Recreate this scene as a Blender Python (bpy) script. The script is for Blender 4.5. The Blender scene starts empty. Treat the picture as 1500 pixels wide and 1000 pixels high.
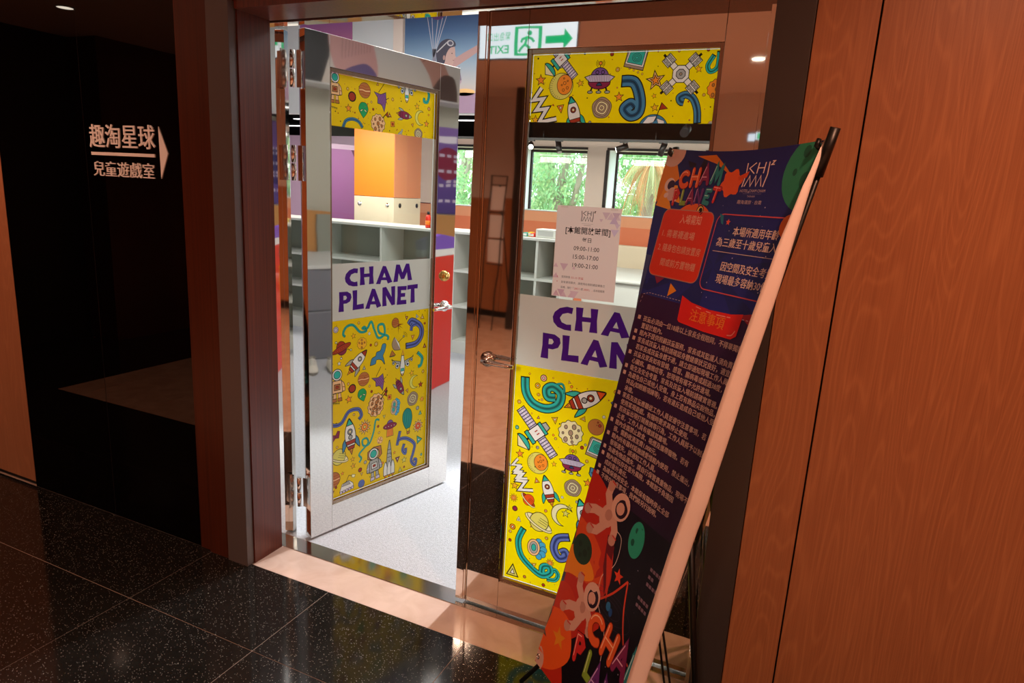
import bpy, bmesh, math, random
from mathutils import Vector, Matrix, Euler
from mathutils.geometry import delaunay_2d_cdt
random.seed(7)
SC = bpy.context.scene
COLL = SC.collection
PI = math.pi
def R(d): return math.radians(d)

# ------------------------------------------------------------------ camera, world, lights, exposure
cam_d = bpy.data.cameras.new('camera'); cam = bpy.data.objects.new('camera', cam_d); COLL.objects.link(cam)
cam_d.sensor_width = 36.0; cam_d.lens = 971.278756 / 1500 * 36.0; cam_d.clip_start = 0.02
_yaw, _pit, _rol = -0.418971614, -0.220325706, 0.055686804
_f = Vector((math.sin(_yaw)*math.cos(_pit), math.cos(_yaw)*math.cos(_pit), math.sin(_pit)))
_r = Vector((math.cos(_yaw), -math.sin(_yaw), 0)); _u = _r.cross(_f)
_r2 = _r*math.cos(_rol) + _u*math.sin(_rol); _u2 = _u*math.cos(_rol) - _r*math.sin(_rol)
M = Matrix.Identity(4)
for i in range(3): M[i][0], M[i][1], M[i][2] = _r2[i], _u2[i], -_f[i]
M.translation = Vector((1.8957, -1.8008, 1.5269))
cam.matrix_world = M
SC.camera = cam
SC.view_settings.view_transform = 'Standard'; SC.view_settings.look = 'None'
SC.view_settings.exposure = 0.0; SC.view_settings.gamma = 1.0; SC.view_settings.use_curve_mapping = False
W = bpy.data.worlds.new('sky'); SC.world = W; W.use_nodes = True
_bg = W.node_tree.nodes['Background']; _bg.inputs['Color'].default_value = (0.80, 0.93, 1.0, 1); _bg.inputs['Strength'].default_value = 6.0

WARM = (1.0, 0.47, 0.29)
def area(name, loc, sx, sy, power, col, rot=(0,0,0), spread=180):
    l = bpy.data.lights.new(name, 'AREA'); l.shape = 'RECTANGLE'; l.size = sx; l.size_y = sy; l.energy = power; l.color = col; l.spread = R(spread)
    o = bpy.data.objects.new(name, l); o.location = loc; o.rotation_euler = rot; COLL.objects.link(o); return o
def spot(name, loc, target, power, col, ang=100, blend=1.0, r=0.04):
    l = bpy.data.lights.new(name, 'SPOT'); l.energy = power; l.color = col; l.spot_size = R(ang); l.spot_blend = blend; l.shadow_soft_size = r
    o = bpy.data.objects.new(name, l); o.location = loc; COLL.objects.link(o)
    o.rotation_euler = (Vector(target)-Vector(loc)).to_track_quat('-Z', 'Y').to_euler(); return o
ROOM_LAMPS = [(-1.0, 1.9, 3.02), (1.4, 1.9, 3.02)]
for (x, y, z) in ROOM_LAMPS: area('room_lamp', (x, y, z-0.03), 1.5, 1.2, 24, (1.0, 0.98, 0.95))
DOWNLIGHTS = [(-3.095, -1.433), (-1.75, -0.78), (-0.65, -0.78), (0.78, -0.9), (2.35, -0.95), (-0.65, -2.7), (1.3, -3.4), (-2.3, -3.6), (2.7, -2.7)]
DOWN_POWER = [2, 72, 14, 2, 112, 70, 170, 50, 90]
for (x, y), p in zip(DOWNLIGHTS, DOWN_POWER): spot('downlight_lamp', (x, y, 2.585), (x, y, 0), p, WARM if y > -2 and x != -0.65 else (1.0, 0.66, 0.47), 150, 1.0, 0.05)
SPOT_AT = (0.87, 3.42, 2.02)
spot('track_lamp', SPOT_AT, (0.5, 0.0, 0.0), 760, (0.97, 0.98, 1.0), 34, 0.5, 0.09)
BACK_FILLS = [(-0.6, 3.9, 5.4, 110), (-4.3, 4.6, 1.6, 34)]  # fill lights added to brighten the window end of the playroom
for (x, y, w, p) in BACK_FILLS: area('back_room_fill', (x, y, 2.145), w, 0.36, p, (1.0, 0.93, 0.86), (R(25), 0, 0))

# ------------------------------------------------------------------ helpers: objects, meshes
def lin(c):
    if isinstance(c, str):
        c = c.lstrip('#'); c = [int(c[i:i+2], 16)/255 for i in (0, 2, 4)]
        return tuple(v/12.92 if v <= 0.04045 else ((v+0.055)/1.055)**2.4 for v in c) + (1,)
    return tuple(c[:3]) + (1,)
def setp(o, label=None, cat=None, group=None, kind=None):
    if label: o['label'] = label
    if cat: o['category'] = cat
    if group: o['group'] = group
    if kind: o['kind'] = kind
    return o
def link(name, me, parent=None, loc=(0,0,0), rot=(0,0,0)):
    o = bpy.data.objects.new(name, me); COLL.objects.link(o)
    o.location = loc; o.rotation_euler = rot
    if parent: o.parent = parent
    return o
def thing(name, label, cat, loc=(0,0,0), rotz=0, group=None, kind=None):
    o = link(name, None, None, loc, (0,0,rotz)); o.empty_display_size = 0.1
    return setp(o, label, cat, group, kind)
class MB:
    """collects boxes, tubes, lathes and polygons into one mesh"""
    def __init__(s): s.bm = bmesh.new()
    def box(s, lo, hi, bev=0.0, rotz=0.0, piv=None):
        x0,y0,z0 = lo; x1,y1,z1 = hi
        vs = [s.bm.verts.new(p) for p in ((x0,y0,z0),(x1,y0,z0),(x1,y1,z0),(x0,y1,z0),(x0,y0,z1),(x1,y0,z1),(x1,y1,z1),(x0,y1,z1))]
        fs = [s.bm.faces.new([vs[i] for i in f]) for f in ((0,3,2,1),(4,5,6,7),(0,1,5,4),(1,2,6,5),(2,3,7,6),(3,0,4,7))]
        if bev > 0:
            es = list({e for f in fs for e in f.edges})
            r = bmesh.ops.bevel(s.bm, geom=es, offset=bev, segments=2, profile=0.5, affect='EDGES')
            vs = list({v for f in r['faces'] for v in f.verts} | {v for v in vs if v.is_valid})
        if rotz:
            bmesh.ops.rotate(s.bm, verts=vs, cent=piv or ((x0+x1)/2,(y0+y1)/2,(z0+z1)/2), matrix=Matrix.Rotation(rotz, 3, 'Z'))
        return s
    def tube(s, pts, r, n=10, caps=True):
        pts = [Vector(p) for p in pts]; rings = []
        rs = r if isinstance(r, (list, tuple)) else [r]*len(pts)
        up = None
        for i, p in enumerate(pts):
            t = (pts[min(i+1, len(pts)-1)] - pts[max(i-1, 0)]).normalized()
            if up is None or abs(up.dot(t)) > 0.98: up = Vector((0,0,1)) if abs(t.z) < 0.9 else Vector((1,0,0))
            a = t.cross(up).normalized(); b = a.cross(t).normalized(); up = b
            rings.append([s.bm.verts.new(p + (a*math.cos(2*PI*k/n) + b*math.sin(2*PI*k/n))*rs[i]) for k in range(n)])
        for A, B in zip(rings, rings[1:]):
            for k in range(n):
                f = s.bm.faces.new((A[k], A[(k+1)%n], B[(k+1)%n], B[k])); f.smooth = True
        if caps:
            s.bm.faces.new(rings[0]); s.bm.faces.new(rings[-1][::-1])
        return s
    def cyl(s, p0, p1, r, n=20): return s.tube([p0, p1], r, n)
    def lathe(s, prof, loc=(0,0,0), axis='Z', n=24, ring=False):
        rings = []
        for (r, z) in prof:
            ring = []
            for k in range(n):
                a = 2*PI*k/n; c, d = r*math.cos(a), r*math.sin(a)
                p = {'Z': (c, d, z), 'Y': (c, z, d), 'X': (z, c, d)}[axis]
                ring.append(s.bm.verts.new((p[0]+loc[0], p[1]+loc[1], p[2]+loc[2])))
            rings.append(ring)
        for A, B in zip(rings, rings[1:] + (rings[:1] if ring else [])):
            for k in range(n):
                f = s.bm.faces.new((A[k], A[(k+1)%n], B[(k+1)%n], B[k])); f.smooth = True
        if not ring: s.bm.faces.new(rings[0]); s.bm.faces.new(rings[-1])
        return s
    def prism(s, pts, axis, a, b):
        """extrude polygon pts (2D) along axis from a to b"""
        def P(p, t): return {'X': (t, p[0], p[1]), 'Y': (p[0], t, p[1]), 'Z': (p[0], p[1], t)}[axis]
        A = [s.bm.verts.new(P(p, a)) for p in pts]; B = [s.bm.verts.new(P(p, b)) for p in pts]; n = len(pts)
        s.bm.faces.new(A); s.bm.faces.new(B[::-1])
        for k in range(n): s.bm.faces.new((A[k], B[k], B[(k+1)%n], A[(k+1)%n]))
        return s
    def build(s, name, mat, parent=None, loc=(0,0,0), rot=(0,0,0)):
        bmesh.ops.recalc_face_normals(s.bm, faces=s.bm.faces)
        me = bpy.data.meshes.new(name); s.bm.to_mesh(me); s.bm.free()
        if mat: me.materials.append(mat)
        return link(name, me, parent, loc, rot)
def box(name, lo, hi, mat, parent=None, bev=0.0): return MB().box(lo, hi, bev).build(name, mat, parent)

# ------------------------------------------------------------------ materials
def mat_new(name):
    m = bpy.data.materials.new(name); m.use_nodes = True; nt = m.node_tree
    return m, nt, nt.nodes['Principled BSDF'], nt.nodes['Material Output']
def plain(name, col, rough=0.5, metal=0.0, spec=0.5, noise=0.0, nscale=8.0, bump=0.0, bscale=60.0, coat=0.0):
    m, nt, b, out = mat_new(name); c = lin(col)
    b.inputs['Base Color'].default_value = c; b.inputs['Roughness'].default_value = rough
    b.inputs['Metallic'].default_value = metal; b.inputs['Specular IOR Level'].default_value = spec; b.inputs['Coat Weight'].default_value = coat
    tc = nt.nodes.new('ShaderNodeTexCoord')
    if noise:
        nz = nt.nodes.new('ShaderNodeTexNoise'); nz.inputs['Scale'].default_value = nscale; nz.inputs['Detail'].default_value = 4
        nt.links.new(tc.outputs['Object'], nz.inputs['Vector'])
        rp = nt.nodes.new('ShaderNodeValToRGB'); rp.color_ramp.elements[0].position = 0.3; rp.color_ramp.elements[1].position = 0.7
        rp.color_ramp.elements[0].color = tuple(v*(1-noise) for v in c[:3])+(1,); rp.color_ramp.elements[1].color = tuple(min(1, v*(1+noise)) for v in c[:3])+(1,)
        nt.links.new(nz.outputs['Fac'], rp.inputs['Fac']); nt.links.new(rp.outputs['Color'], b.inputs['Base Color'])
    if bump:
        nb = nt.nodes.new('ShaderNodeTexNoise'); nb.inputs['Scale'].default_value = bscale; nt.links.new(tc.outputs['Object'], nb.inputs['Vector'])
        bp = nt.nodes.new('ShaderNodeBump'); bp.inputs['Strength'].default_value = bump; bp.inputs['Distance'].default_value = 0.01
        nt.links.new(nb.outputs['Fac'], bp.inputs['Height']); nt.links.new(bp.outputs['Normal'], b.inputs['Normal'])
    return m
def wood(name, dark, light, rough=0.45, grain=1.0, seed=0.0, coat=0.0, stretch=0.10, wscale=9.0, pores=420, streak=0.55):
    """veneer: growth-ring contour lines, fine pores and a slow tone drift"""
    m, nt, b, out = mat_new(name); N = nt.nodes.new; K = nt.links.new
    def math_(op, x, y=None, z=None):
        n = N('ShaderNodeMath'); n.operation = op
        for i, v in enumerate((x, y, z)):
            if v is None: continue
            if isinstance(v, (int, float)): n.inputs[i].default_value = v
            else: K(v, n.inputs[i])
        return n.outputs[0]
    def noise(sc, scale, det, rgh=0.5):
        mp = N('ShaderNodeMapping'); mp.inputs['Scale'].default_value = sc; mp.inputs['Location'].default_value = (seed, seed*0.7, seed*1.3); K(tc.outputs['Object'], mp.inputs['Vector'])
        n = N('ShaderNodeTexNoise'); n.inputs['Scale'].default_value = scale; n.inputs['Detail'].default_value = det; n.inputs['Roughness'].default_value = rgh; K(mp.outputs['Vector'], n.inputs['Vector']); return n.outputs['Fac']
    tc = N('ShaderNodeTexCoord')
    f = noise((1, 1, stretch), 5.5, 2.0, 0.45)
    ring = math_('SINE', math_('MULTIPLY', f, wscale*26.0*grain + 20)); ring = math_('POWER', math_('MULTIPLY_ADD', ring, 0.5, 0.5), 5.0)
    pore = noise((1, 1, 0.012), pores, 2); mott = noise((1, 1, 0.2), 1.6, 2)
    v = math_('MULTIPLY_ADD', ring, 0.16*min(1, grain+0.3), math_('MULTIPLY_ADD', pore, streak, math_('MULTIPLY_ADD', mott, 0.5, -0.15)))
    rp = N('ShaderNodeValToRGB'); rp.color_ramp.elements[0].position = 0.18; rp.color_ramp.elements[1].position = 0.92
    rp.color_ramp.elements[0].color = lin(dark); rp.color_ramp.elements[1].color = lin(light)
    K(v, rp.inputs['Fac']); K(rp.outputs['Color'], b.inputs['Base Color'])
    bp = N('ShaderNodeBump'); bp.inputs['Strength'].default_value = 0.10; bp.inputs['Distance'].default_value = 0.0015
    K(v, bp.inputs['Height']); K(bp.outputs['Normal'], b.inputs['Normal'])
    b.inputs['Roughness'].default_value = rough; b.inputs['Coat Weight'].default_value = coat; b.inputs['Coat Roughness'].default_value = 0.12
    return m
def granite(name):
    m, nt, b, out = mat_new(name); N = nt.nodes.new; K = nt.links.new
    tc = N('ShaderNodeNewGeometry')
    v = N('ShaderNodeTexVoronoi'); v.inputs['Scale'].default_value = 300; K(tc.outputs['Position'], v.inputs['Vector'])
    n = N('ShaderNodeTexWhiteNoise'); K(v.outputs['Position'], n.inputs['Vector'])
    a = N('ShaderNodeMath'); a.operation = 'GREATER_THAN'; a.inputs[1].default_value = 0.87; K(n.outputs['Value'], a.inputs[0])
    d = N('ShaderNodeMath'); d.operation = 'LESS_THAN'; d.inputs[1].default_value = 0.25; K(v.outputs['Distance'], d.inputs[0])
    e = N('ShaderNodeMath'); e.operation = 'MULTIPLY'; K(a.outputs[0], e.inputs[0]); K(d.outputs[0], e.inputs[1])
    nz = N('ShaderNodeTexNoise'); nz.inputs['Scale'].default_value = 25; K(tc.outputs['Position'], nz.inputs['Vector'])
    r0 = N('ShaderNodeValToRGB'); r0.color_ramp.elements[0].color = (0.004, 0.0035, 0.003, 1); r0.color_ramp.elements[1].color = (0.014, 0.012, 0.010, 1); K(nz.outputs['Fac'], r0.inputs['Fac'])
    mx = N('ShaderNodeMix'); mx.data_type = 'RGBA'; K(e.outputs[0], mx.inputs['Factor']); K(r0.outputs['Color'], mx.inputs[6]); mx.inputs[7].default_value = (0.55, 0.52, 0.46, 1)
    K(mx.outputs[2], b.inputs['Base Color']); b.inputs['Roughness'].default_value = 0.10; b.inputs['Specular IOR Level'].default_value = 0.45
    return m
def stone(name, c0, c1, rough=0.12):
    m, nt, b, out = mat_new(name); N = nt.nodes.new; K = nt.links.new
    g = N('ShaderNodeNewGeometry'); n = N('ShaderNodeTexNoise'); n.inputs['Scale'].default_value = 9; n.inputs['Detail'].default_value = 7; n.inputs['Distortion'].default_value = 0.8
    K(g.outputs['Position'], n.inputs['Vector']); r = N('ShaderNodeValToRGB'); r.color_ramp.elements[0].position = 0.32; r.color_ramp.elements[1].position = 0.68
    r.color_ramp.elements[0].color = lin(c0); r.color_ramp.elements[1].color = lin(c1); K(n.outputs['Fac'], r.inputs['Fac']); K(r.outputs['Color'], b.inputs['Base Color'])
    b.inputs['Roughness'].default_value = rough; return m
def steel(name, col, rough=0.04, wave=0.05):
    m, nt, b, out = mat_new(name); N = nt.nodes.new; K = nt.links.new
    b.inputs['Base Color'].default_value = lin(col); b.inputs['Metallic'].default_value = 1.0; b.inputs['Roughness'].default_value = rough
    if wave:
        t = N('ShaderNodeTexCoord'); n = N('ShaderNodeTexNoise'); n.inputs['Scale'].default_value = 5.0; n.inputs['Detail'].default_value = 1.0; K(t.outputs['Object'], n.inputs['Vector'])
        p = N('ShaderNodeBump'); p.inputs['Strength'].default_value = wave; p.inputs['Distance'].default_value = 0.01; K(n.outputs['Fac'], p.inputs['Height']); K(p.outputs['Normal'], b.inputs['Normal'])
    return m
def glass(name, tint=(1,1,1), refl=1.0, rough=0.0):
    m, nt, b, out = mat_new(name); nt.nodes.remove(b); N = nt.nodes.new; K = nt.links.new
    t = N('ShaderNodeBsdfTransparent'); t.inputs['Color'].default_value = tuple(tint)+(1,)
    g = N('ShaderNodeBsdfGlossy'); g.inputs['Roughness'].default_value = rough
    f = N('ShaderNodeLayerWeight'); f.inputs['Blend'].default_value = 0.5
    k5 = N('ShaderNodeMath'); k5.operation = 'POWER'; k5.inputs[1].default_value = 5; K(f.outputs['Facing'], k5.inputs[0])
    k = N('ShaderNodeMath'); k.operation = 'MULTIPLY_ADD'; k.inputs[1].default_value = 0.96*refl; k.inputs[2].default_value = 0.04*refl; K(k5.outputs[0], k.inputs[0])
    x = N('ShaderNodeMixShader'); K(k.outputs[0], x.inputs['Fac']); K(t.outputs[0], x.inputs[1]); K(g.outputs[0], x.inputs[2]); K(x.outputs[0], out.inputs['Surface'])
    return m
def emit(name, col, s):
    m, nt, b, out = mat_new(name); b.inputs['Base Color'].default_value = lin(col); b.inputs['Emission Color'].default_value = lin(col); b.inputs['Emission Strength'].default_value = s
    return m
def printed(name, trans=0.0, rough=0.4, em=0.0, spec=0.4, coat=0.0):
    """ink on paper, film or cloth: colour comes from the print's own vertices"""
    m, nt, b, out = mat_new(name); N = nt.nodes.new; K = nt.links.new
    a = N('ShaderNodeAttribute'); a.attribute_name = 'Col'; K(a.outputs['Color'], b.inputs['Base Color'])
    b.inputs['Roughness'].default_value = rough; b.inputs['Specular IOR Level'].default_value = spec; b.inputs['Coat Weight'].default_value = coat; b.inputs['Coat Roughness'].default_value = 0.25
    if em: K(a.outputs['Color'], b.inputs['Emission Color']); b.inputs['Emission Strength'].default_value = em
    if trans:
        t = N('ShaderNodeBsdfTranslucent'); K(a.outputs['Color'], t.inputs['Color'])
        x = N('ShaderNodeMixShader'); x.inputs['Fac'].default_value = trans; K(b.outputs[0], x.inputs[1]); K(t.outputs[0], x.inputs[2]); K(x.outputs[0], out.inputs['Surface'])
    return m
MT = dict(
 wood_wall=wood('ash_wood', '#8a5433', '#b47a4e', 0.42, 1.0, 3.1),
 wood_left=wood('ash_wood_pale', '#9a6444', '#bd8561', 0.42, 0.6, 8.2),
 wood_red=wood('red_veneer', '#3a140a', '#70301a', 0.34, 0.1, 1.3, 0.05, 0.03, 9, 120, 0.95),
 wood_brown=wood('brown_veneer', '#371509', '#57250f', 0.36, 0.1, 5.3, 0.1, 0.03, 9, 110, 0.95),
 wood_far=wood('lounge_veneer', '#b07048', '#cc8c60', 0.25, 0.5, 2.2, 0.4),
 granite=granite('speckled_black_granite'), stone=stone('beige_marble', '#c4aa9a', '#d4bcae'), stone_floor=stone('lounge_marble', '#c49a80', '#d8b298', 0.1),
 grout=plain('grout', '#a58f80', 0.8), dark_gap=plain('dark_gap', '#0a0807', 0.7),
 grey_metal=plain('grey_painted_metal', '#5c5250', 0.38, 0.0, 0.5), dark_metal=plain('dark_and_shaded_metal', '#332e2c', 0.4),
 steel=steel('polished_steel', '#e3dfda', 0.03, 0.035), steel_edge=steel('satin_steel', '#c9c2bb', 0.22, 0), steel_sill=steel('brushed_sill_steel', '#cfccc6', 0.13, 0.02), chrome=steel('chrome', '#e6e4e0', 0.05, 0), brass=steel('brass', '#e0b060', 0.12, 0),
 bead=steel('glazing_bead', '#a08a78', 0.25, 0),
 glass=glass('clear_glass', (0.95, 0.98, 0.96), 1.0), window_glass=glass('window_glass', (0.94, 0.98, 0.96), 0.7), smoke=plain('black_back_painted_glass', '#030202', 0.015, 0.0, 0.5),
 white=plain('white_laminate', '#d8d9d2', 0.4), shelf_white=plain('shelf_white', '#d3d5cc', 0.45), shelf_in=plain('grey_green_and_shade', '#8f9488', 0.6),
 wall=plain('pale_pink_plaster', '#ecd8ca', 0.8), wall_grey=plain('grey_green_wall', '#bdbbab', 0.7), wall_white=plain('white_plaster', '#dfe0e0', 0.8), lilac=plain('lilac_paint', '#cdb0c8', 0.7),
 orange_wall=plain('orange_wainscot', '#e8835a', 0.6), orange_pale=plain('pale_orange_band', '#f0a67c', 0.6), cream=plain('cream_laminate', '#ecdcc0', 0.5), orange=plain('orange_laminate', '#f5841a', 0.45), salmon=plain('salmon_laminate', '#e08a5c', 0.5),
 purple=plain('purple_pad', '#93588f', 0.55), black=plain('black_paint', '#141414', 0.6), black_ceiling=plain('black_ceiling', '#0c0c0c', 0.9, spec=0.0), black_metal=plain('black_powder_coat', '#0c0c0c', 0.4),
 carpet=plain('pale_grey_carpet', '#b3b6bb', 0.95, noise=0.12, nscale=90, bump=0.4, bscale=220),
 ceiling=plain('corridor_ceiling', '#e2cfc2', 0.8), plaster=plain('corridor_plaster', '#e2cfc2', 0.7), ceil_white=plain('room_ceiling', '#e6e6e4', 0.8),
 sign_letter=plain('sign_letter', '#fffaf8', 0.5), taupe=plain('taupe_top', '#9c8672', 0.5), lamp=emit('lamp_diffuser', '#fff0dc', 9.0), lamp_room=emit('room_diffuser', '#ffffff', 4.0), lamp_spot=emit('spot_lens', '#ffffff', 14.0),
 red=plain('red_panel', '#e02612', 0.35), yellow=plain('yellow_panel', '#e8c40c', 0.35), teal=plain('teal_panel', '#2e9c8c', 0.4), violet=plain('violet_panel', '#7a4cc0', 0.4), ball=plain('white_ball', '#f2f2ee', 0.3),
 brown_board=plain('tan_board', '#c08a4e', 0.55), grey_pad=plain('grey_vinyl', '#7d8188', 0.5, bump=0.1), grey_top=plain('pale_grey_vinyl', '#b9bab6', 0.5),
 shoe=plain('white_canvas', '#d8d4c8', 0.8), rubber=plain('grey_rubber', '#8a867c', 0.7),
 film=printed('printed_film', 0.38, 0.32), paper=printed('printed_paper', 0.42, 0.6), poster=printed('printed_poster', 0.0, 0.45), lit=printed('backlit_print', 0.0, 0.4, 1.1), banner=printed('banner_print', 0.0, 0.30, 0.0, 0.5, 0.25), paper_plain=plain("notice_paper", "#e6d8d2", 0.7), cloth_white=plain('banner_back', '#eadfd8', 0.7),
 clear_tape=glass('clear_tape', (0.97, 0.96, 0.94), 1.0, 0.2), skylit=plain('skylit_white', '#f0f0ee', 0.6), bark=plain('bark', '#8a7f6c', 0.9), )
# ------------------------------------------------------------------ flat print kit: outlined coloured shapes on a sheet
C_ = dict(y='#f0b52c', e='#35b3a3', b='#4585ad', B='#6274b4', g='#a9a9a3', o='#f2912f', r='#a83a24', m='#8a2a4c', u='#7a5899', n='#b9733c', p='#efc08c', t='#a68d76', c='#eee4b2', w='#e9e7e1', W='#cfc3da', Y='#dfd668', M='#f0b4a6', O='#e6581f', R='#d8d060', k='#1d3a2a', K='#17150f', d='#2a4a78')
def col(c): return lin(C_.get(c, c))
INK = '#1c1710'
_txt = {}
def text_geo(s, bold=0.0):
    if (s, bold) in _txt: return _txt[(s, bold)]
    cu = bpy.data.curves.new('text', 'FONT'); cu.body = s; cu.size = 1.0; cu.resolution_u = 2; cu.offset = bold
    o = bpy.data.objects.new('text', cu); COLL.objects.link(o)
    dg = bpy.context.evaluated_depsgraph_get(); dg.update()
    me = bpy.data.meshes.new_from_object(o.evaluated_get(dg))
    vs = [(v.co.x, v.co.y) for v in me.vertices]; fs = [tuple(p.vertices) for p in me.polygons]
    bpy.data.objects.remove(o); bpy.data.curves.remove(cu); bpy.data.meshes.remove(me)
    _txt[(s, bold)] = (vs, fs); return vs, fs
class Art:
    EPS = 4e-5
    def __init__(s): s.v = []; s.f = []; s.c = []; s.T = (0, 0, 1, 0, 1); s.k = 0
    def at(s, x=0, y=0, size=1, rot=0, sx=1): s.T = (x, y, size, R(rot), sx); s.k = 1; return s
    def X(s, p):
        x, y, q, a, sx = s.T; u, w = p[0]*q*sx, p[1]*q
        return (x + u*math.cos(a) - w*math.sin(a), y + u*math.sin(a) + w*math.cos(a), s.k*s.EPS)
    def raw(s, pts, c):
        i = len(s.v); s.v += [s.X(p) for p in pts]; s.f.append(tuple(range(i, i+len(pts)))); s.c.append(c)
    def P(s, pts, fill, ol=0.03, ink=INK):
        if fill: s.raw(pts, col(fill)); s.k += 1
        if ol: s.S(list(pts), ol, ink, True)
        return s
    def E(s, cx, cy, rx, ry=None, fill='w', ol=0.03, rot=0, n=20, a0=0, a1=360, ink=INK):
        ry = rx if ry is None else ry; c, d = math.cos(R(rot)), math.sin(R(rot)); full = a1-a0 >= 360
        P = []
        for k in range(n if full else n+1):
            a = R(a0+(a1-a0)*k/n); u, w = rx*math.cos(a), ry*math.sin(a); P.append((cx+u*c-w*d, cy+u*d+w*c))
        return s.P(P, fill, ol, ink)
    def S(s, pts, w, c, closed=False):
        n = len(pts); L = []; Rr = []; cc = col(c)
        for i in range(n):
            a = pts[i-1] if (closed or i > 0) else pts[i]; b = pts[(i+1) % n] if (closed or i < n-1) else pts[i]; p = pts[i]
            d1 = Vector((p[0]-a[0], p[1]-a[1])); d2 = Vector((b[0]-p[0], b[1]-p[1]))
            if d1.length < 1e-9: d1 = d2
            if d2.length < 1e-9: d2 = d1
            if d1.length < 1e-9: continue
            d1.normalize(); d2.normalize(); m = Vector((-d1.y-d2.y, d1.x+d2.x))
            if m.length < 1e-6: m = Vector((-d1.y, d1.x))
            m.normalize(); q = max(0.45, m.dot(Vector((-d1.y, d1.x)))); h = w/2/q
            L.append((p[0]+m.x*h, p[1]+m.y*h)); Rr.append((p[0]-m.x*h, p[1]-m.y*h))
        n = len(L)
        for i in range(n if closed else n-1):
            j = (i+1) % n; s.raw([L[i], Rr[i], Rr[j], L[j]], cc)
        s.k += 1; return s
    def C(s, pts, sub=6):
        """smooth curve through points"""
        out = []; n = len(pts)
        for i in range(n-1):
            p0, p1, p2, p3 = pts[max(i-1, 0)], pts[i], pts[i+1], pts[min(i+2, n-1)]
            for k in range(sub):
                t = k/sub; out.append(tuple(0.5*((2*p1[j]) + (-p0[j]+p2[j])*t + (2*p0[j]-5*p1[j]+4*p2[j]-p3[j])*t*t + (-p0[j]+3*p1[j]-3*p2[j]+p3[j])*t**3) for j in (0, 1)))
        out.append(tuple(pts[-1])); return out
    def G(s, lo, hi, c0, c1, n=1):
        i = len(s.v); s.v += [s.X(p) for p in ((lo[0], lo[1]), (hi[0], lo[1]), (hi[0], hi[1]), (lo[0], hi[1]))]
        s.f.append((i, i+1, i+2, i+3)); s.c.append((col(c0), col(c0), col(c1), col(c1))); s.k += 1; return s
    def text(s, t, x, y, size, c, align='C', bold=0.0, w=None, rot=0):
        vs, fs = text_geo(t, bold)
        if not vs: return s
        x0 = min(v[0] for v in vs); x1 = max(v[0] for v in vs); q = size if w is None else size; fx = 1.0 if w is None else w/((x1-x0)*size)
        off = {'C': (x0+x1)/2, 'L': x0, 'R': x1}[align]; i = len(s.v); a = R(rot)
        for v in vs:
            u, z = (v[0]-off)*size*fx, v[1]*size; s.v.append(s.X((x+u*math.cos(a)-z*math.sin(a), y+u*math.sin(a)+z*math.cos(a))))
        cc = col(c)
        for f in fs: s.f.append(tuple(i+k for k in f)); s.c.append(cc)
        s.k += 1; return s
    def flatten(s):
        """merge the stacked shapes into one layer of ink: keep only the topmost colour everywhere"""
        polys = [[(s.v[i][0], s.v[i][1]) for i in f] for f in s.f]; rank = [s.v[f[0]][2]*1e7 + i*1e-3 for i, f in enumerate(s.f)]
        xs = [v[0] for v in s.v]; ys = [v[1] for v in s.v]; x0, y0 = min(xs), min(ys); n = 48; gx = (max(xs)-x0)/n+1e-9; gy = (max(ys)-y0)/n+1e-9; grid = {}
        for i, P in enumerate(polys):
            u = [p[0] for p in P]; w = [p[1] for p in P]
            for a in range(int((min(u)-x0)/gx), int((max(u)-x0)/gx)+1):
                for b in range(int((min(w)-y0)/gy), int((max(w)-y0)/gy)+1): grid.setdefault((a, b), []).append(i)
        E = [(f[k], f[(k+1) % len(f)]) for f in s.f for k in range(len(f)) if f[k] != f[(k+1) % len(f)]]
        ov, oe, of, _, _, _ = delaunay_2d_cdt([Vector((v[0], v[1])) for v in s.v], E, [], 0, 1e-6)
        nf, nc = [], []
        for f in of:
            x = sum(ov[i].x for i in f)/len(f); y = sum(ov[i].y for i in f)/len(f); best = None
            for i in grid.get((int((x-x0)/gx), int((y-y0)/gy)), ()):
                if best is not None and rank[i] <= rank[best]: continue
                P = polys[i]; w = 0; px, py = P[-1]
                for qx, qy in P:
                    if (py <= y) != (qy <= y):
                        t = px+(y-py)/(qy-py)*(qx-px)
                        if t > x: w += 1 if qy > py else -1
                    px, py = qx, qy
                if w: best = i
            if best is not None: nf.append(tuple(f)); nc.append(s.c[best])
        s.v = [(v.x, v.y, 0.0) for v in ov]; s.f = nf; s.c = nc; return s
    def build(s, name, mat, parent=None, mapf=None, clip=None, cuts=None, kind=None, flat=False):
        if flat: s.flatten()
        me = bpy.data.meshes.new(name); me.from_pydata(s.v, [], s.f)
        at = me.color_attributes.new('Col', 'FLOAT_COLOR', 'CORNER'); buf = []
        for f, c in zip(s.f, s.c):
            if isinstance(c[0], tuple):
                for q in c: buf += q
            else: buf += list(c)*len(f)
        at.data.foreach_set('color', buf)
        if clip or cuts:
            bm = bmesh.new(); bm.from_mesh(me)
            if cuts: bmesh.ops.triangulate(bm, faces=[f for f in bm.faces if len(f.verts) > 4])
            def cut(co, no, clear):
                bmesh.ops.bisect_plane(bm, geom=bm.verts[:]+bm.edges[:]+bm.faces[:], dist=1e-7, plane_co=co, plane_no=no, clear_outer=clear)
            if clip:
                x0, y0, x1, y1 = clip
                cut((x0,0,0), (-1,0,0), True); cut((x1,0,0), (1,0,0), True); cut((0,y0,0), (0,-1,0), True); cut((0,y1,0), (0,1,0), True)
            for (ax, v) in cuts or []: cut((v,0,0) if ax == 'x' else (0,v,0), (1,0,0) if ax == 'x' else (0,1,0), False)
            bm.to_mesh(me); bm.free()
        if mapf:
            for v in me.vertices: v.co = mapf(v.co.x, v.co.y, v.co.z)
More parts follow.
